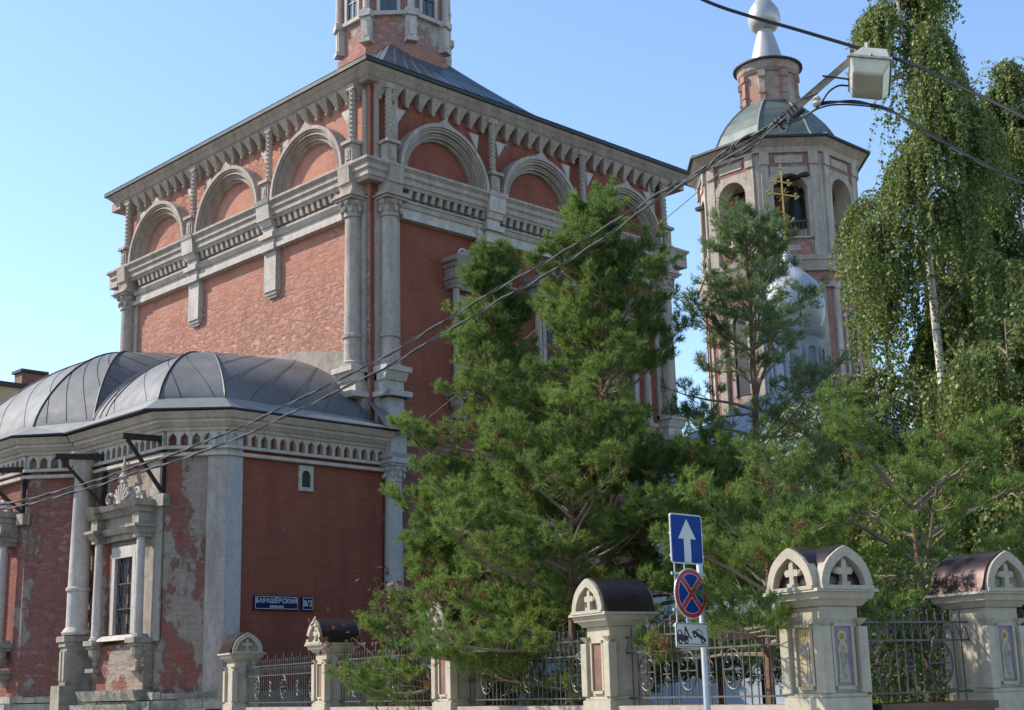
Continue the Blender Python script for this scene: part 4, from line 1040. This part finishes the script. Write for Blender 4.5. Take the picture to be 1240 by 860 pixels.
# ================================================================ road sign
px_, py_ = 10.235, 8.19
sg = thing('road_sign', 'grey post with blue one way arrow, no stopping disc and tow truck plate', 'road sign', (px_, py_, 0))
m = MB(); m.lathe(px_, py_, [(.03, 0), (.03, 3.14), (.02, 3.16)], 14); m.build('pole', 'galvanised', sg, smooth=True)
sf = Fr(px_-.24, py_-.05, (1, 0), (0, -1))
m = MB()
for z in (2.98, 2.78, 2.62, 2.3, 2.16): m.fb(sf, -.2, .27, z-.012, z+.012, -.03, -.014)
m.build('mounting_bar', 'galvanised', sg)
m = MB()
for u in (-.17, -.03): m.fb(sf, u-.006, u+.006, 2.08, 3.1, -.012, -.004)
m.build('hanger_rod', 'galvanised', sg)
def rrect(u0, u1, z0, z1, r, n=5):
    P = []
    for cx_, cz_, a0 in ((u1-r, z1-r, 0), (u0+r, z1-r, 90), (u0+r, z0+r, 180), (u1-r, z0+r, 270)):
        for k in range(n+1): a = R(a0+90*k/n); P.append((cx_+r*math.cos(a), cz_+r*math.sin(a)))
    return P
zc = at(826, 654.5, 13).z; h = .225
m = MB(); m.poly(sf, rrect(-h, h, zc-h, zc+h, .03), 0, .012); sp_ = m.build('one_way_plate', 'sign_white', sg)
m = MB(); m.poly(sf, rrect(-h+.012, h-.012, zc-h+.012, zc+h-.012, .024), .012, .014); m.build('blue_field', 'sign_blue', sp_)
m = MB(); m.poly(sf, [(-.048, zc-h+.014), (.048, zc-h+.014), (.048, zc), (.125, zc), (0, zc+.18), (-.125, zc), (-.048, zc)], .014, .0165); m.build('arrow', 'sign_white', sp_)
zc = at(828, 720, 13).z; r_ = .225
m = MB(); m.disc(sf, .02, zc, r_, 0, .012, n=40, full=True); sp_ = m.build('no_stopping_disc', 'sign_white', sg)
m = MB(); m.disc(sf, .02, zc, r_-.008, .012, .014, n=40, full=True); m.build('red_border', 'sign_red', sp_)
m = MB(); m.disc(sf, .02, zc, r_-.045, .014, .0162, n=40, full=True); m.build('white_ring', 'sign_white', sp_)
m = MB(); m.disc(sf, .02, zc, r_-.05, .0162, .0175, n=40, full=True); m.build('blue_field', 'sign_blue', sp_)
for wd, o, mt_, nm in ((.028, .0185, 'sign_white', 'white_bar'), (.021, .0198, 'sign_red', 'red_bar')):
    for k in (0, 1):
        a = PI/4+k*PI/2; L = r_-.046; ca, sa = math.cos(a), math.sin(a); o_ = o+.0006*k
        m = MB(); m.poly(sf, [(.02+ca*L-sa*wd, zc+sa*L+ca*wd), (.02-ca*L-sa*wd, zc-sa*L+ca*wd), (.02-ca*L+sa*wd, zc-sa*L-ca*wd), (.02+ca*L+sa*wd, zc+sa*L-ca*wd)], .0175, o_); m.build(nm, mt_, sp_)
zc = at(829, 770, 13).z; w_, h_ = .225, .108
m = MB(); m.poly(sf, rrect(.01-w_, .01+w_, zc-h_, zc+h_, .015), 0, .012); sp_ = m.build('tow_plate', 'sign_white', sg)
m = MB()
for a, b, c, d in ((-w_+.006, w_-.006, h_-.012, h_-.007), (-w_+.006, w_-.006, -h_+.007, -h_+.012), (-w_+.006, -w_+.011, -h_+.012, h_-.012), (w_-.011, w_-.006, -h_+.012, h_-.012), (-w_+.03, w_-.03, -.082, -.076)): m.fb(sf, .01+a, .01+b, zc+c, zc+d, .012, .014)
m.build('plate_border', 'sign_black', sp_)
m = MB()
m.poly(sf, [(-.20, zc-.055), (-.05, zc-.055), (-.05, zc-.01), (-.09, zc+.0), (-.12, zc+.0), (-.145, zc+.045), (-.19, zc+.045), (-.20, zc-.0)], .012, .0145)
m.poly(sf, [(-.105, zc+.0), (-.09, zc+.075), (-.078, zc+.075), (-.03, zc-.005), (.0, zc-.03), (-.005, zc-.04), (-.04, zc-.018), (-.085, zc+.045), (-.09, zc)], .012, .0144)
m.disc(sf, -.165, zc-.055, .026, .0145, .016, full=True); m.disc(sf, -.08, zc-.055, .026, .0145, .016, full=True); m.build('tow_truck_symbol', 'sign_black', sp_)
m = MB(); th = R(-24)
def rt(u, z): return (.105+u*math.cos(th)-z*math.sin(th), zc-.004+u*math.sin(th)+z*math.cos(th))
m.poly(sf, [rt(*q) for q in ((-.1, -.02), (.1, -.02), (.1, .008), (.055, .014), (.03, .045), (-.04, .045), (-.065, .014), (-.1, .008))], .012, .0146)
m.disc(sf, *rt(-.06, -.022), .024, .0146, .016, full=True); m.disc(sf, *rt(.06, -.022), .024, .0146, .016, full=True); m.build('car_symbol', 'sign_black', sp_)
m = MB()
m.poly(sf, [rt(*q) for q in ((-.052, .016), (.042, .016), (.026, .037), (-.036, .037))], .0146, .0156); m.poly(sf, [(-.185, zc+.008), (-.15, zc+.008), (-.158, zc+.034), (-.185, zc+.034)], .0145, .0156)
for c in (rt(-.06, -.022), rt(.06, -.022), (-.165, zc-.055), (-.08, zc-.055)): m.disc(sf, *c, .010, .016, .0172, full=True)
m.build('symbol_cutout', 'sign_white', sp_)

# ================================================================ lamp and overhead cables
def path(pix, n=160):
    """smooth curve through cable points"""
    P = [at(*q) for q in pix]; t = [0]
    for a, b in zip(P, P[1:]): t.append(t[-1]+(b-a).length)
    X = np.array(P); t = np.array(t); q = np.linspace(0, t[-1], n)
    # Catmull-Rom
    out = []
    for s in q:
        i = min(max(int(np.searchsorted(t, s)-1), 0), len(P)-2); h = (s-t[i])/(t[i+1]-t[i])
        p0 = X[max(i-1, 0)]; p1 = X[i]; p2 = X[i+1]; p3 = X[min(i+2, len(P)-1)]
        m1 = (p2-p0)/(t[i+1]-t[max(i-1, 0)])*(t[i+1]-t[i]); m2 = (p3-p1)/(t[min(i+2, len(P)-1)]-t[i])*(t[i+1]-t[i])
        out.append(Vector((2*h**3-3*h*h+1)*p1+(h**3-2*h*h+h)*m1+(-2*h**3+3*h*h)*p2+(h**3-h*h)*m2))
    return out
def cable(name, label, pix, r, mats=('cable_black',), twist=0., pitch=.3, n=160, wob=0.):
    P = path(pix, n); t = thing(name, label, 'cable', P[0]); L = 0; acc = [0]
    for a, b in zip(P, P[1:]): L += (b-a).length; acc.append(L)
    rng = random.Random(len(label)); ph = [rng.uniform(0, 6) for _ in range(6)]
    for k, mt_ in enumerate(mats):
        pts = []
        for i, p in enumerate(P):
            d = (P[min(i+1, n-1)]-P[max(i-1, 0)]).normalized(); e = d.cross(Vector((0, 0, 1))).normalized(); g_ = e.cross(d)
            a = acc[i]/pitch*2*PI+k*2*PI/len(mats); w2 = wob*(math.sin(acc[i]*1.9+ph[0])+.5*math.sin(acc[i]*4.7+ph[1]))
            pts.append(p+(e*math.cos(a)+g_*math.sin(a))*twist+Vector((0, 0, w2)))
        m = MB(); m.tube(pts, r, 6); m.build('strand', mt_, t, smooth=True, norm=False)
    return t
cable('overhead_cable', 'upper of two twisted grey cables sagging across the church front', [(-220, 655, 26.5), (0, 611, 24), (130, 578, 23), (300, 513, 21.5), (409, 461, 20.6), (485, 420, 20), (660, 317, 18.5), (750, 264, 17.8), (850, 205, 17), (900, 175, 16.6), (955, 133, 16.2)], .0105, ('cable_black', 'cable_grey'), .012, .8, 420, .012)
cable('overhead_cable', 'lower of two twisted grey cables sagging across the church front', [(-220, 662, 26.4), (0, 617, 23.9), (130, 585, 22.9), (300, 525, 21.4), (419, 469, 20.4), (511, 419, 19.7), (675, 323, 18.3), (772, 260, 17.5), (850, 209, 16.9), (900, 180, 16.5), (952, 141, 16.15)], .0105, ('cable_grey', 'cable_black'), .012, .8, 420, .015)
cable('overhead_cable', 'thick black cable crossing the sky above the street lamp', [(640, -110, 16.2), (760, -45, 16.1), (855, 1, 16), (910, 20, 16), (985, 42, 15.95), (1045, 60, 15.9), (1110, 80, 15.8), (1170, 108, 15.7), (1240, 142, 15.5), (1400, 235, 15.2)], .021, ('cable_black',), 0, n=120, wob=.004)
cable('overhead_cable', 'black cable leaving right from below the lamp across the birches', [(985, 128, 16.05), (1005, 124, 16), (1040, 124, 15.95), (1075, 133, 15.9), (1105, 150, 15.8), (1150, 176, 15.7), (1190, 198, 15.6), (1240, 222, 15.5), (1400, 290, 15.2)], .0125, ('cable_black', 'cable_black'), .011, .7, 160)
cable('overhead_cable', 'thin single wire slanting down from the tower eaves in front of the church', [(905, 178, 16.6), (843, 234, 18), (776, 290, 19.5), (690, 365, 21.3), (600, 440, 23), (520, 505, 24.1)], .006, ('cable_grey',), 0, n=40)
cable('lamp_lead', 'black loop of cable between bracket arm and lamp', [(955, 147, 16.15), (975, 140, 16.1), (992, 128, 16.0), (1003, 112, 15.95), (1015, 104, 15.9), (1028, 104, 15.9)], .012, ('cable_black',), 0, n=40)
cable('lamp_lead', 'lower thin black lead curving below the bracket arm', [(950, 150, 16.15), (968, 145, 16.1), (990, 132, 16.0), (1010, 127, 16.0), (1045, 128, 15.95), (1072, 132, 15.9)], .010, ('cable_black',), 0, n=40)
cable('cable_bundle', 'loose loops of wire bundled on the cables in front of the tower dome', [(848, 208, 17), (875, 186, 16.8), (900, 168, 16.6), (915, 165, 16.55), (920, 172, 16.5), (905, 184, 16.6), (885, 188, 16.7), (893, 172, 16.6), (925, 158, 16.4), (948, 142, 16.2), (956, 146, 16.15), (950, 158, 16.2), (940, 148, 16.2)], .012, ('cable_black', 'cable_grey'), .014, .5, 220, .006)
arm = thing('bracket_arm', 'pale flat metal arm carrying the cables up to the street lamp', 'bracket', at(940, 152, 16.25))
a, b = at(938, 153, 16.25), at(1040, 64, 15.95); d = (b-a).normalized(); s_ = d.cross(-_f).normalized(); q_ = s_.cross(d)
m = MB()
for o0, o1, p0, p1 in ((-.045, .045, -.008, .008), (-.05, -.042, -.03, .03), (.042, .05, -.03, .03)):
    m.hexa([a+s_*o0+q_*p0, a+s_*o1+q_*p0, a+s_*o1+q_*p1, a+s_*o0+q_*p1, b+s_*o0*.8+q_*p0, b+s_*o1*.8+q_*p0, b+s_*o1*.8+q_*p1, b+s_*o0*.8+q_*p1])
m.build('flat_bar', 'arm_paint', arm)
m = MB(); P1_, P2_ = at(996, 92, 16.0), at(1028, 96, 15.95); m.tube([P1_, P2_], .012); m.tube([at(974, 119, 16.1), at(990, 113, 16.0)], .012); m.tube([a.lerp(b, .12)+s_*.07, a.lerp(b, .3)+s_*.07], .04, 8)
for k in range(7): q = a.lerp(b, .02+.04*k); m.tube([q+s_*.06, q-s_*.06], .014)
m.build('clamp', 'cable_black', arm)
m = MB(); c = at(989, 122, 16.0); m.lathe(c.x, c.y, [(.03, c.z-.07), (.055, c.z-.04), (.035, c.z-.01), (.055, c.z+.02), (.03, c.z+.05)], 12); m.build('insulator', 'lamp_housing', arm, smooth=True)
lp = at(1053, 92, 15.9)
lamp = thing('street_lamp', 'pale boxy street lamp with yellowed diffuser hanging from the thick black cable', 'lamp', lp, 0, None, local=True)
dirv = Vector((-lp.x, -lp.y, 0)).normalized(); side = Vector((-dirv.y, dirv.x, 0)); TL = R(24)
upv = (Vector((0, 0, 1))*math.cos(TL)+dirv*(-math.sin(TL))*-1*0+dirv*0).normalized()
# lamp axes: W across, D towards the street, H up; the bowl is tipped towards the viewer's street side
Wd = (side*math.cos(R(-14))+Vector((0, 0, 1))*math.sin(R(-14))).normalized()
Dd = (dirv*math.cos(TL)+Vector((0, 0, 1))*math.sin(TL)).normalized(); Hh = Wd.cross(Dd)
if Hh.z < 0: Hh = -Hh
Dd = Hh.cross(Wd) if Hh.cross(Wd).dot(dirv) > 0 else Wd.cross(Hh)
def lq(w_, d_, h_): return (Wd*w_+Dd*d_+Hh*h_)*1.15
def fru(mb, w0, d0, h0, w1, d1, h1): mb.hexa([lq(-w0, -d0, h0), lq(-w0, d0, h0), lq(w0, d0, h0), lq(w0, -d0, h0), lq(-w1, -d1, h1), lq(-w1, d1, h1), lq(w1, d1, h1), lq(w1, -d1, h1)])
m = MB(); fru(m, .20, .24, .03, .13, .13, .28); fru(m, .07, .09, .28, .05, .06, .33); m.build('housing', 'lamp_housing', lamp, bev=.02)
m = MB(); fru(m, .215, .255, .0, .215, .255, .035); m.build('rim', 'arm_paint', lamp, bev=.006)
m = MB(); fru(m, .15, .18, -.16, .205, .245, .0); m.build('diffuser', 'lamp_glass', lamp, bev=.025)
m = MB(); m.box(-.02, .02, -.02, .02, .2, .42); q = lq(0, .25, .04); m.ball((q.x, q.y, q.z), .022, 8, 6); m.build('hanger', 'arm_paint', lamp)

# ================================================================ trees
def rnd_dirs(rg, n):
    v = rg.normal(size=(n, 3)); return v/np.linalg.norm(v, axis=1)[:, None]
def needles(P, D, rg, per=24, ln=.075, wd=.0085, stem=.10):
    """brush shoots: P (n,3) starts, D (n,3) unit directions"""
    n = len(P); N = n*per
    P = np.repeat(P, per, 0); D = np.repeat(D, per, 0)
    t = rg.random(N)[:, None]; base = P+D*(t*stem)
    r = rnd_dirs(rg, N); r -= D*np.sum(r*D, 1)[:, None]; r /= np.linalg.norm(r, axis=1)[:, None]+1e-9
    op = (np.radians(rg.uniform(30, 72, N))*(1.1-.35*t[:, 0]))[:, None]
    dd = D*np.cos(op)+r*np.sin(op); dd[:, 2] += rg.uniform(-.05, .18, N)
    L = (ln*rg.uniform(.7, 1.25, N))[:, None]; tip = base+dd*L
    s = np.cross(dd, rnd_dirs(rg, N)); s /= np.linalg.norm(s, axis=1)[:, None]+1e-9
    V = np.stack([base-s*wd*.5, base+s*wd*.5, tip+s*wd*.3], 1).reshape(-1, 3)
    return V, np.arange(3*N).reshape(-1, 3)
def pine(label, x, y, H, zb, Rad, seed, leafy='needles', az_bias=None, dens=1., taper=.8, tr=.11, per=24, whorl=.40, nbr=(3, 4, 5), wild=1.):
    rg = np.random.default_rng(seed); rng = random.Random(seed)
    t = thing('pine_tree', label, 'tree', (x, y, 0), 0, 'pine trees between fence and church')
    m = MB(); trunk = []
    for k in range(15):
        q = k/14; trunk.append(Vector((x+.07*math.sin(q*6+seed), y+.07*math.cos(q*5+seed), H*q)))
    m.tube(trunk, tr, 9, .012); m.build('trunk', 'bark_pine', t, smooth=True)
    def tp(z): q = max(0, min(1, z/H))*14; i = min(13, int(q)); return trunk[i].lerp(trunk[i+1], q-i)
    br = MB(); SP = []; SD = []
    def rv(k=1.): return Vector((rng.uniform(-k, k), rng.uniform(-k, k), rng.uniform(-k, k)))
    def tuftclump(c, d, n, spread):
        for _ in range(n):
            dd = (d+rv(.95)+Vector((0, 0, .35))).normalized(); p = c+rv(spread)
            SP.append(p); SD.append(dd)
    def twig(c, d, L, q):
        n = max(2, int(L/.12)); pts = [c.copy()]
        for j in range(n):
            d = (d+rv(.17)+Vector((0, 0, .08))).normalized(); c = c+d*(L/n); pts.append(c.copy())
            if j >= n*.35: tuftclump(c, d, 2, .035)
        tuftclump(c, d, 4, .045); br.tube(pts, .007, 3, .003, cap=False)
    z = zb
    while z < H-.2:
        q = (z-zb)/(H-zb); nb = rng.choice(nbr); a0 = rng.uniform(0, 6.28)
        for b in range(nb):
            a = a0+b*2*PI/nb+rng.uniform(-.5, .5); L = (Rad*(1-q)**taper+.16)*rng.uniform(.5, 1.15)
            if az_bias:
                for (ba, bw_, bm_) in az_bias: L *= 1+(bm_-1)*max(0, math.cos(a-ba))**bw_*(1-q)
            el = R(rng.uniform(-8, 26)+44*q**1.4); p = tp(z+rng.uniform(-.18, .18)); pts = [p.copy()]; d = Vector((math.cos(a)*math.cos(el), math.sin(a)*math.cos(el), math.sin(el)))
            ns = max(4, int(L/.17)); step = L/ns
            for k in range(ns):
                f_ = k/ns; d = d+Vector((rng.uniform(-.13, .13), rng.uniform(-.13, .13), (-.045 if f_ < .5 else .08)*(1-q*.6)+rng.uniform(-.09, .09)))*wild; d.normalize(); p = p+d*step; pts.append(p.copy())
            br.tube(pts, .010+.013*L, 5, .005, cap=False)
            for k in range(1, ns+1):
                f_ = k/ns
                if f_ < .3 and L > .9: continue
                dd = (pts[k]-pts[k-1]).normalized(); sd = dd.cross(Vector((0, 0, 1))).normalized()
                for s in (-1, 1):
                    if rng.random() > .9*dens: continue
                    L2 = min(.75, (.22+.42*L*(1.05-f_)*.55))*rng.uniform(.6, 1.2)*(1-.62*q)
                    td = (dd*rng.uniform(.4, .9)+sd*s*rng.uniform(.6, 1.1)+Vector((0, 0, rng.uniform(-.12, .35)))).normalized()
                    c = pts[k].copy(); tw = [c.copy()]; m_ = max(2, int(L2/.14))
                    for j in range(m_):
                        td = (td+rv(.14)+Vector((0, 0, .04))).normalized(); c = c+td*(L2/m_); tw.append(c.copy())
                        ss = td.cross(Vector((0, 0, 1))).normalized()
                        if j >= 1 or m_ < 3:
                            for s2 in (-1, 1):
                                if rng.random() < .7*dens: twig(c, (td*.8+ss*s2*rng.uniform(.5, 1)+Vector((0, 0, rng.uniform(-.05, .5)))).normalized(), rng.uniform(.10, .24), q)
                    tuftclump(c, td, 4, .04); br.tube(tw, .009, 4, .004, cap=False)
            tuftclump(pts[-1], dd, 5, .05)
        z += whorl*rng.uniform(.7, 1.3)*(1-.4*q)
    for k in range(8): SP.append(Vector((*trunk[-1].xy, H-.5+.07*k))); SD.append(Vector((rng.uniform(-.4, .4), rng.uniform(-.4, .4), 1)).normalized())
    br.build('branches', 'bark_twig', t, norm=False)
    SP = np.array(SP); SD = np.array(SD); n_ = len(SP); blk = (np.arange(n_)//9); dry = np.isin(blk, rg.choice(blk.max()+1, max(1, int(blk.max()*.035)), replace=False))
    V, F = needles(SP[dry], SD[dry], rg, 14); fastmesh('dry_needles', V, F, 'dry_needles', t)
    V, F = needles(SP[~dry], SD[~dry], rg, per)
    fastmesh('crown', V, F, leafy, t); print('pine', label[:20], len(SP)); return t
toL = math.atan2(_r.y, _r.x)+PI       # direction pointing left across the view
toC = math.atan2(-_f.y, -_f.x)
pA = at(718, 266, 19.5); pine('tallest pine in the middle, bright green, with reddish upper trunk', pA.x, pA.y, pA.z, 1.9, 2.5, 11, tr=.12, taper=.72, dens=.9, whorl=.36)
pB = at(597, 312, 21); pine('pine left of the tallest one, thin pointed top against the red wall', pB.x, pB.y, pB.z, 1.6, 2.4, 5, tr=.1, taper=.9, dens=.88)
pC = at(898, 256, 20.2); pine('airy blue green pine with open top in front of the bell tower', pC.x, pC.y, pC.z, 2.3, 2.2, 23, 'needles_cool', tr=.11, dens=.62, taper=.75, per=20)
pD = at(1100, 580, 16.6); pine('low wide pine with long drooping boughs under the birches on the right', pD.x, pD.y, pD.z, 2.3, 2.4, 31, az_bias=[(toL+PI, 2, 1.15), (toC, 2, 1.3)], tr=.1, taper=.5, dens=.9)
pF = at(925, 615, 14.9); pine('low bushy pine reaching over the fence between road sign and corner pillar', pF.x, pF.y, pF.z, 1.95, 1.3, 47, az_bias=[(toC, 1, 1.3), (toL, 2, 1.2)], tr=.07, taper=.5)
pE = at(862, 565, 18.6); pine('bushy pine behind the road sign filling the gap before the chapel', pE.x, pE.y, pE.z, 1.9, 1.6, 61, tr=.07, taper=.5)
pH = at(535, 610, 22.3); pine('small low pine at the church corner beside the white half column', pH.x, pH.y, pH.z, 1.2, .95, 71, tr=.05, taper=.6)
pG = at(690, 530, 18.1); pine('lower dense pine whose boughs hang over the fence left of the road sign', pG.x, pG.y, pG.z, 1.65, 1.95, 53, az_bias=[(toL, 2, 1.1)], tr=.08, taper=.5)

def leaves(P, rg, size, sz_var=.35, hang=.6, asp=.8):
    n = len(P); d = rnd_dirs(rg, n); d[:, 2] -= hang*2; d /= np.linalg.norm(d, axis=1)[:, None]
    s = np.cross(d, rnd_dirs(rg, n)); s /= np.linalg.norm(s, axis=1)[:, None]+1e-9
    L = (size*rg.uniform(1-sz_var, 1+sz_var, n))[:, None]; nrm = np.cross(d, s)
    a = P; b = P+d*L*.42+s*L*asp*.5+nrm*L*.08; c = P+d*L; e = P+d*L*.42-s*L*asp*.5+nrm*L*.08
    V = np.stack([a, b, c, e], 1).reshape(-1, 3); k = np.arange(n)*4
    F = np.concatenate([np.stack([k, k+1, k+2], 1), np.stack([k, k+2, k+3], 1)]); return V, F
def birch(label, x, y, H, zb, radf, seed, nst=650, lsize=.062, tr=.13, slen=(.9, 2.4), group='weeping birches behind the pines', lean=(0, 0), mat='birch_leaves', bark='bark_birch'):
    rg = np.random.default_rng(seed); rng = random.Random(seed)
    t = thing('birch_tree', label, 'tree', (x, y, 0), 0, group)
    trunk = [Vector((x+lean[0]*k/12+.09*math.sin(k*.9+seed), y+lean[1]*k/12+.09*math.cos(k*.7+seed), H*k/12)) for k in range(13)]
    m = MB(); m.tube(trunk, tr, 10, .012); m.build('trunk', bark, t, smooth=True)
    def tp(z): q = max(0, min(.999, z/H))*12; i = int(q); return trunk[i].lerp(trunk[i+1], q-i)
    limbs = MB(); tw = MB(); LP = []; nl = 44; sites = []
    for i in range(nl):
        q = (i+.5)/nl; z = zb+(H-zb)*q; a = rng.uniform(0, 2*PI); L = radf(q)*rng.uniform(.6, 1.05); p = tp(z-.9*(1-q)-.2); d = Vector((math.cos(a)*.75, math.sin(a)*.75, .95)).normalized(); pts = [p.copy()]; n = 8
        for k in range(n):
            d = (d+Vector((rng.uniform(-.12, .12), rng.uniform(-.12, .12), -.17))).normalized(); p = p+d*(L*1.25/n); pts.append(p.copy())
            if k >= 1: sites.append((p.copy(), d.copy(), k/n, q))
        limbs.tube(pts, .012+.016*L, 5, .006, cap=False)
    for i in range(nst):
        p, d, f_, q = rng.choice(sites); p = p.copy()+Vector((rng.uniform(-.18, .18), rng.uniform(-.18, .18), rng.uniform(-.1, .15))); L = rng.uniform(*slen)*(.55+.45*min(1, radf(q)/1.5))
        dd = (d*.6+Vector((rng.uniform(-.6, .6), rng.uniform(-.6, .6), .1))).normalized(); pts = [p.copy()]; n = max(4, int(L/.16)); swx, swy = rng.uniform(-.10, .10), rng.uniform(-.10, .10)
        for k in range(n):
            dd = (dd+Vector((swx*.6+rng.uniform(-.1, .1), swy*.6+rng.uniform(-.1, .1), -.5))).normalized(); p = p+dd*(L/n); pts.append(p.copy())
        tw.tube(pts, .0045, 3, .002, cap=False)
        for k in range(n):
            for j in range(rng.choice((3, 5, 7, 9))):
                LP.append(pts[k].lerp(pts[k+1], rng.random())+Vector((rng.gauss(0, .028), rng.gauss(0, .028), 0)))
    limbs.build('branches', 'bark_twig', t, norm=False); tw.build('twigs', 'twig_dark', t, norm=False)
    V, F = leaves(np.array(LP), rg, lsize); fastmesh('crown', V, F, mat, t); print('birch', len(LP)); return t
b1 = at(1158, 460, 26.5)
birch('weeping birch with pale trunk behind the lamp, its top out of frame', b1.x, b1.y, 17.6, 2.4, lambda q: 3.5*(1-q)**1.3+.2, 3, nst=3900, lsize=.062, lean=(-_r.x*.55, -_r.y*.55))
b2 = at(1255, 460, 29.5)
birch('weeping birch at the right edge with pointed top below the thick cable', b2.x, b2.y, 14.4, 2.6, lambda q: 3.1*(1-q)**1.2+.12, 9, nst=3200, lsize=.066)
b5 = at(1195, 460, 28.6)
birch('third birch filling the gap between the two tall weeping birches', b5.x, b5.y, 11.8, 1.5, lambda q: 2.7*(1-q)**.9+.15, 37, nst=2600, lsize=.066, bark='bark_twig')
b3 = at(1235, 600, 24)
birch('low young birch in shade between the right pillars and the tall birches', b3.x, b3.y, 7.4, 1.0, lambda q: 2.6*(1-q)**.5+.2, 14, nst=1500, tr=.07, lsize=.07, bark='bark_twig')
b4 = at(1120, 780, 15.8)
birch('thin weeping birch just behind the right fence panel, sunlit hanging twigs', b4.x, b4.y, 3.0, 1.0, lambda q: .75*(1-q)**.3+.2, 17, nst=330, tr=.022, slen=(.6, 1.5), lsize=.05, bark='bark_twig')
rs = at(528, 640, 21.3)
sh = thing('red_leaved_shrub', 'small shrub with dark reddish leaves between apse column and pines', 'shrub', (rs.x, rs.y, 0))
rng = random.Random(2); rg = np.random.default_rng(2); m = MB(); LP = []
for i in range(26):
    a = rng.uniform(0, 6.28); p = Vector((rs.x, rs.y, .05)); d = Vector((math.cos(a)*.35, math.sin(a)*.35, 1)).normalized(); pts = [p.copy()]
    for k in range(11):
        d = (d+Vector((rng.uniform(-.16, .16), rng.uniform(-.16, .16), 0))).normalized(); p = p+d*.3*rng.uniform(.8, 1.2); pts.append(p.copy())
        if k > 1:
            for j in range(8): LP.append(p+Vector((rng.gauss(0, .1), rng.gauss(0, .1), rng.gauss(0, .1))))
    m.tube(pts, .02, 5, .005)
m.build('branches', 'bark_twig', sh, norm=False); V, F = leaves(np.array(LP), rg, .085, hang=.2); fastmesh('foliage', V, F, 'red_leaves', sh)
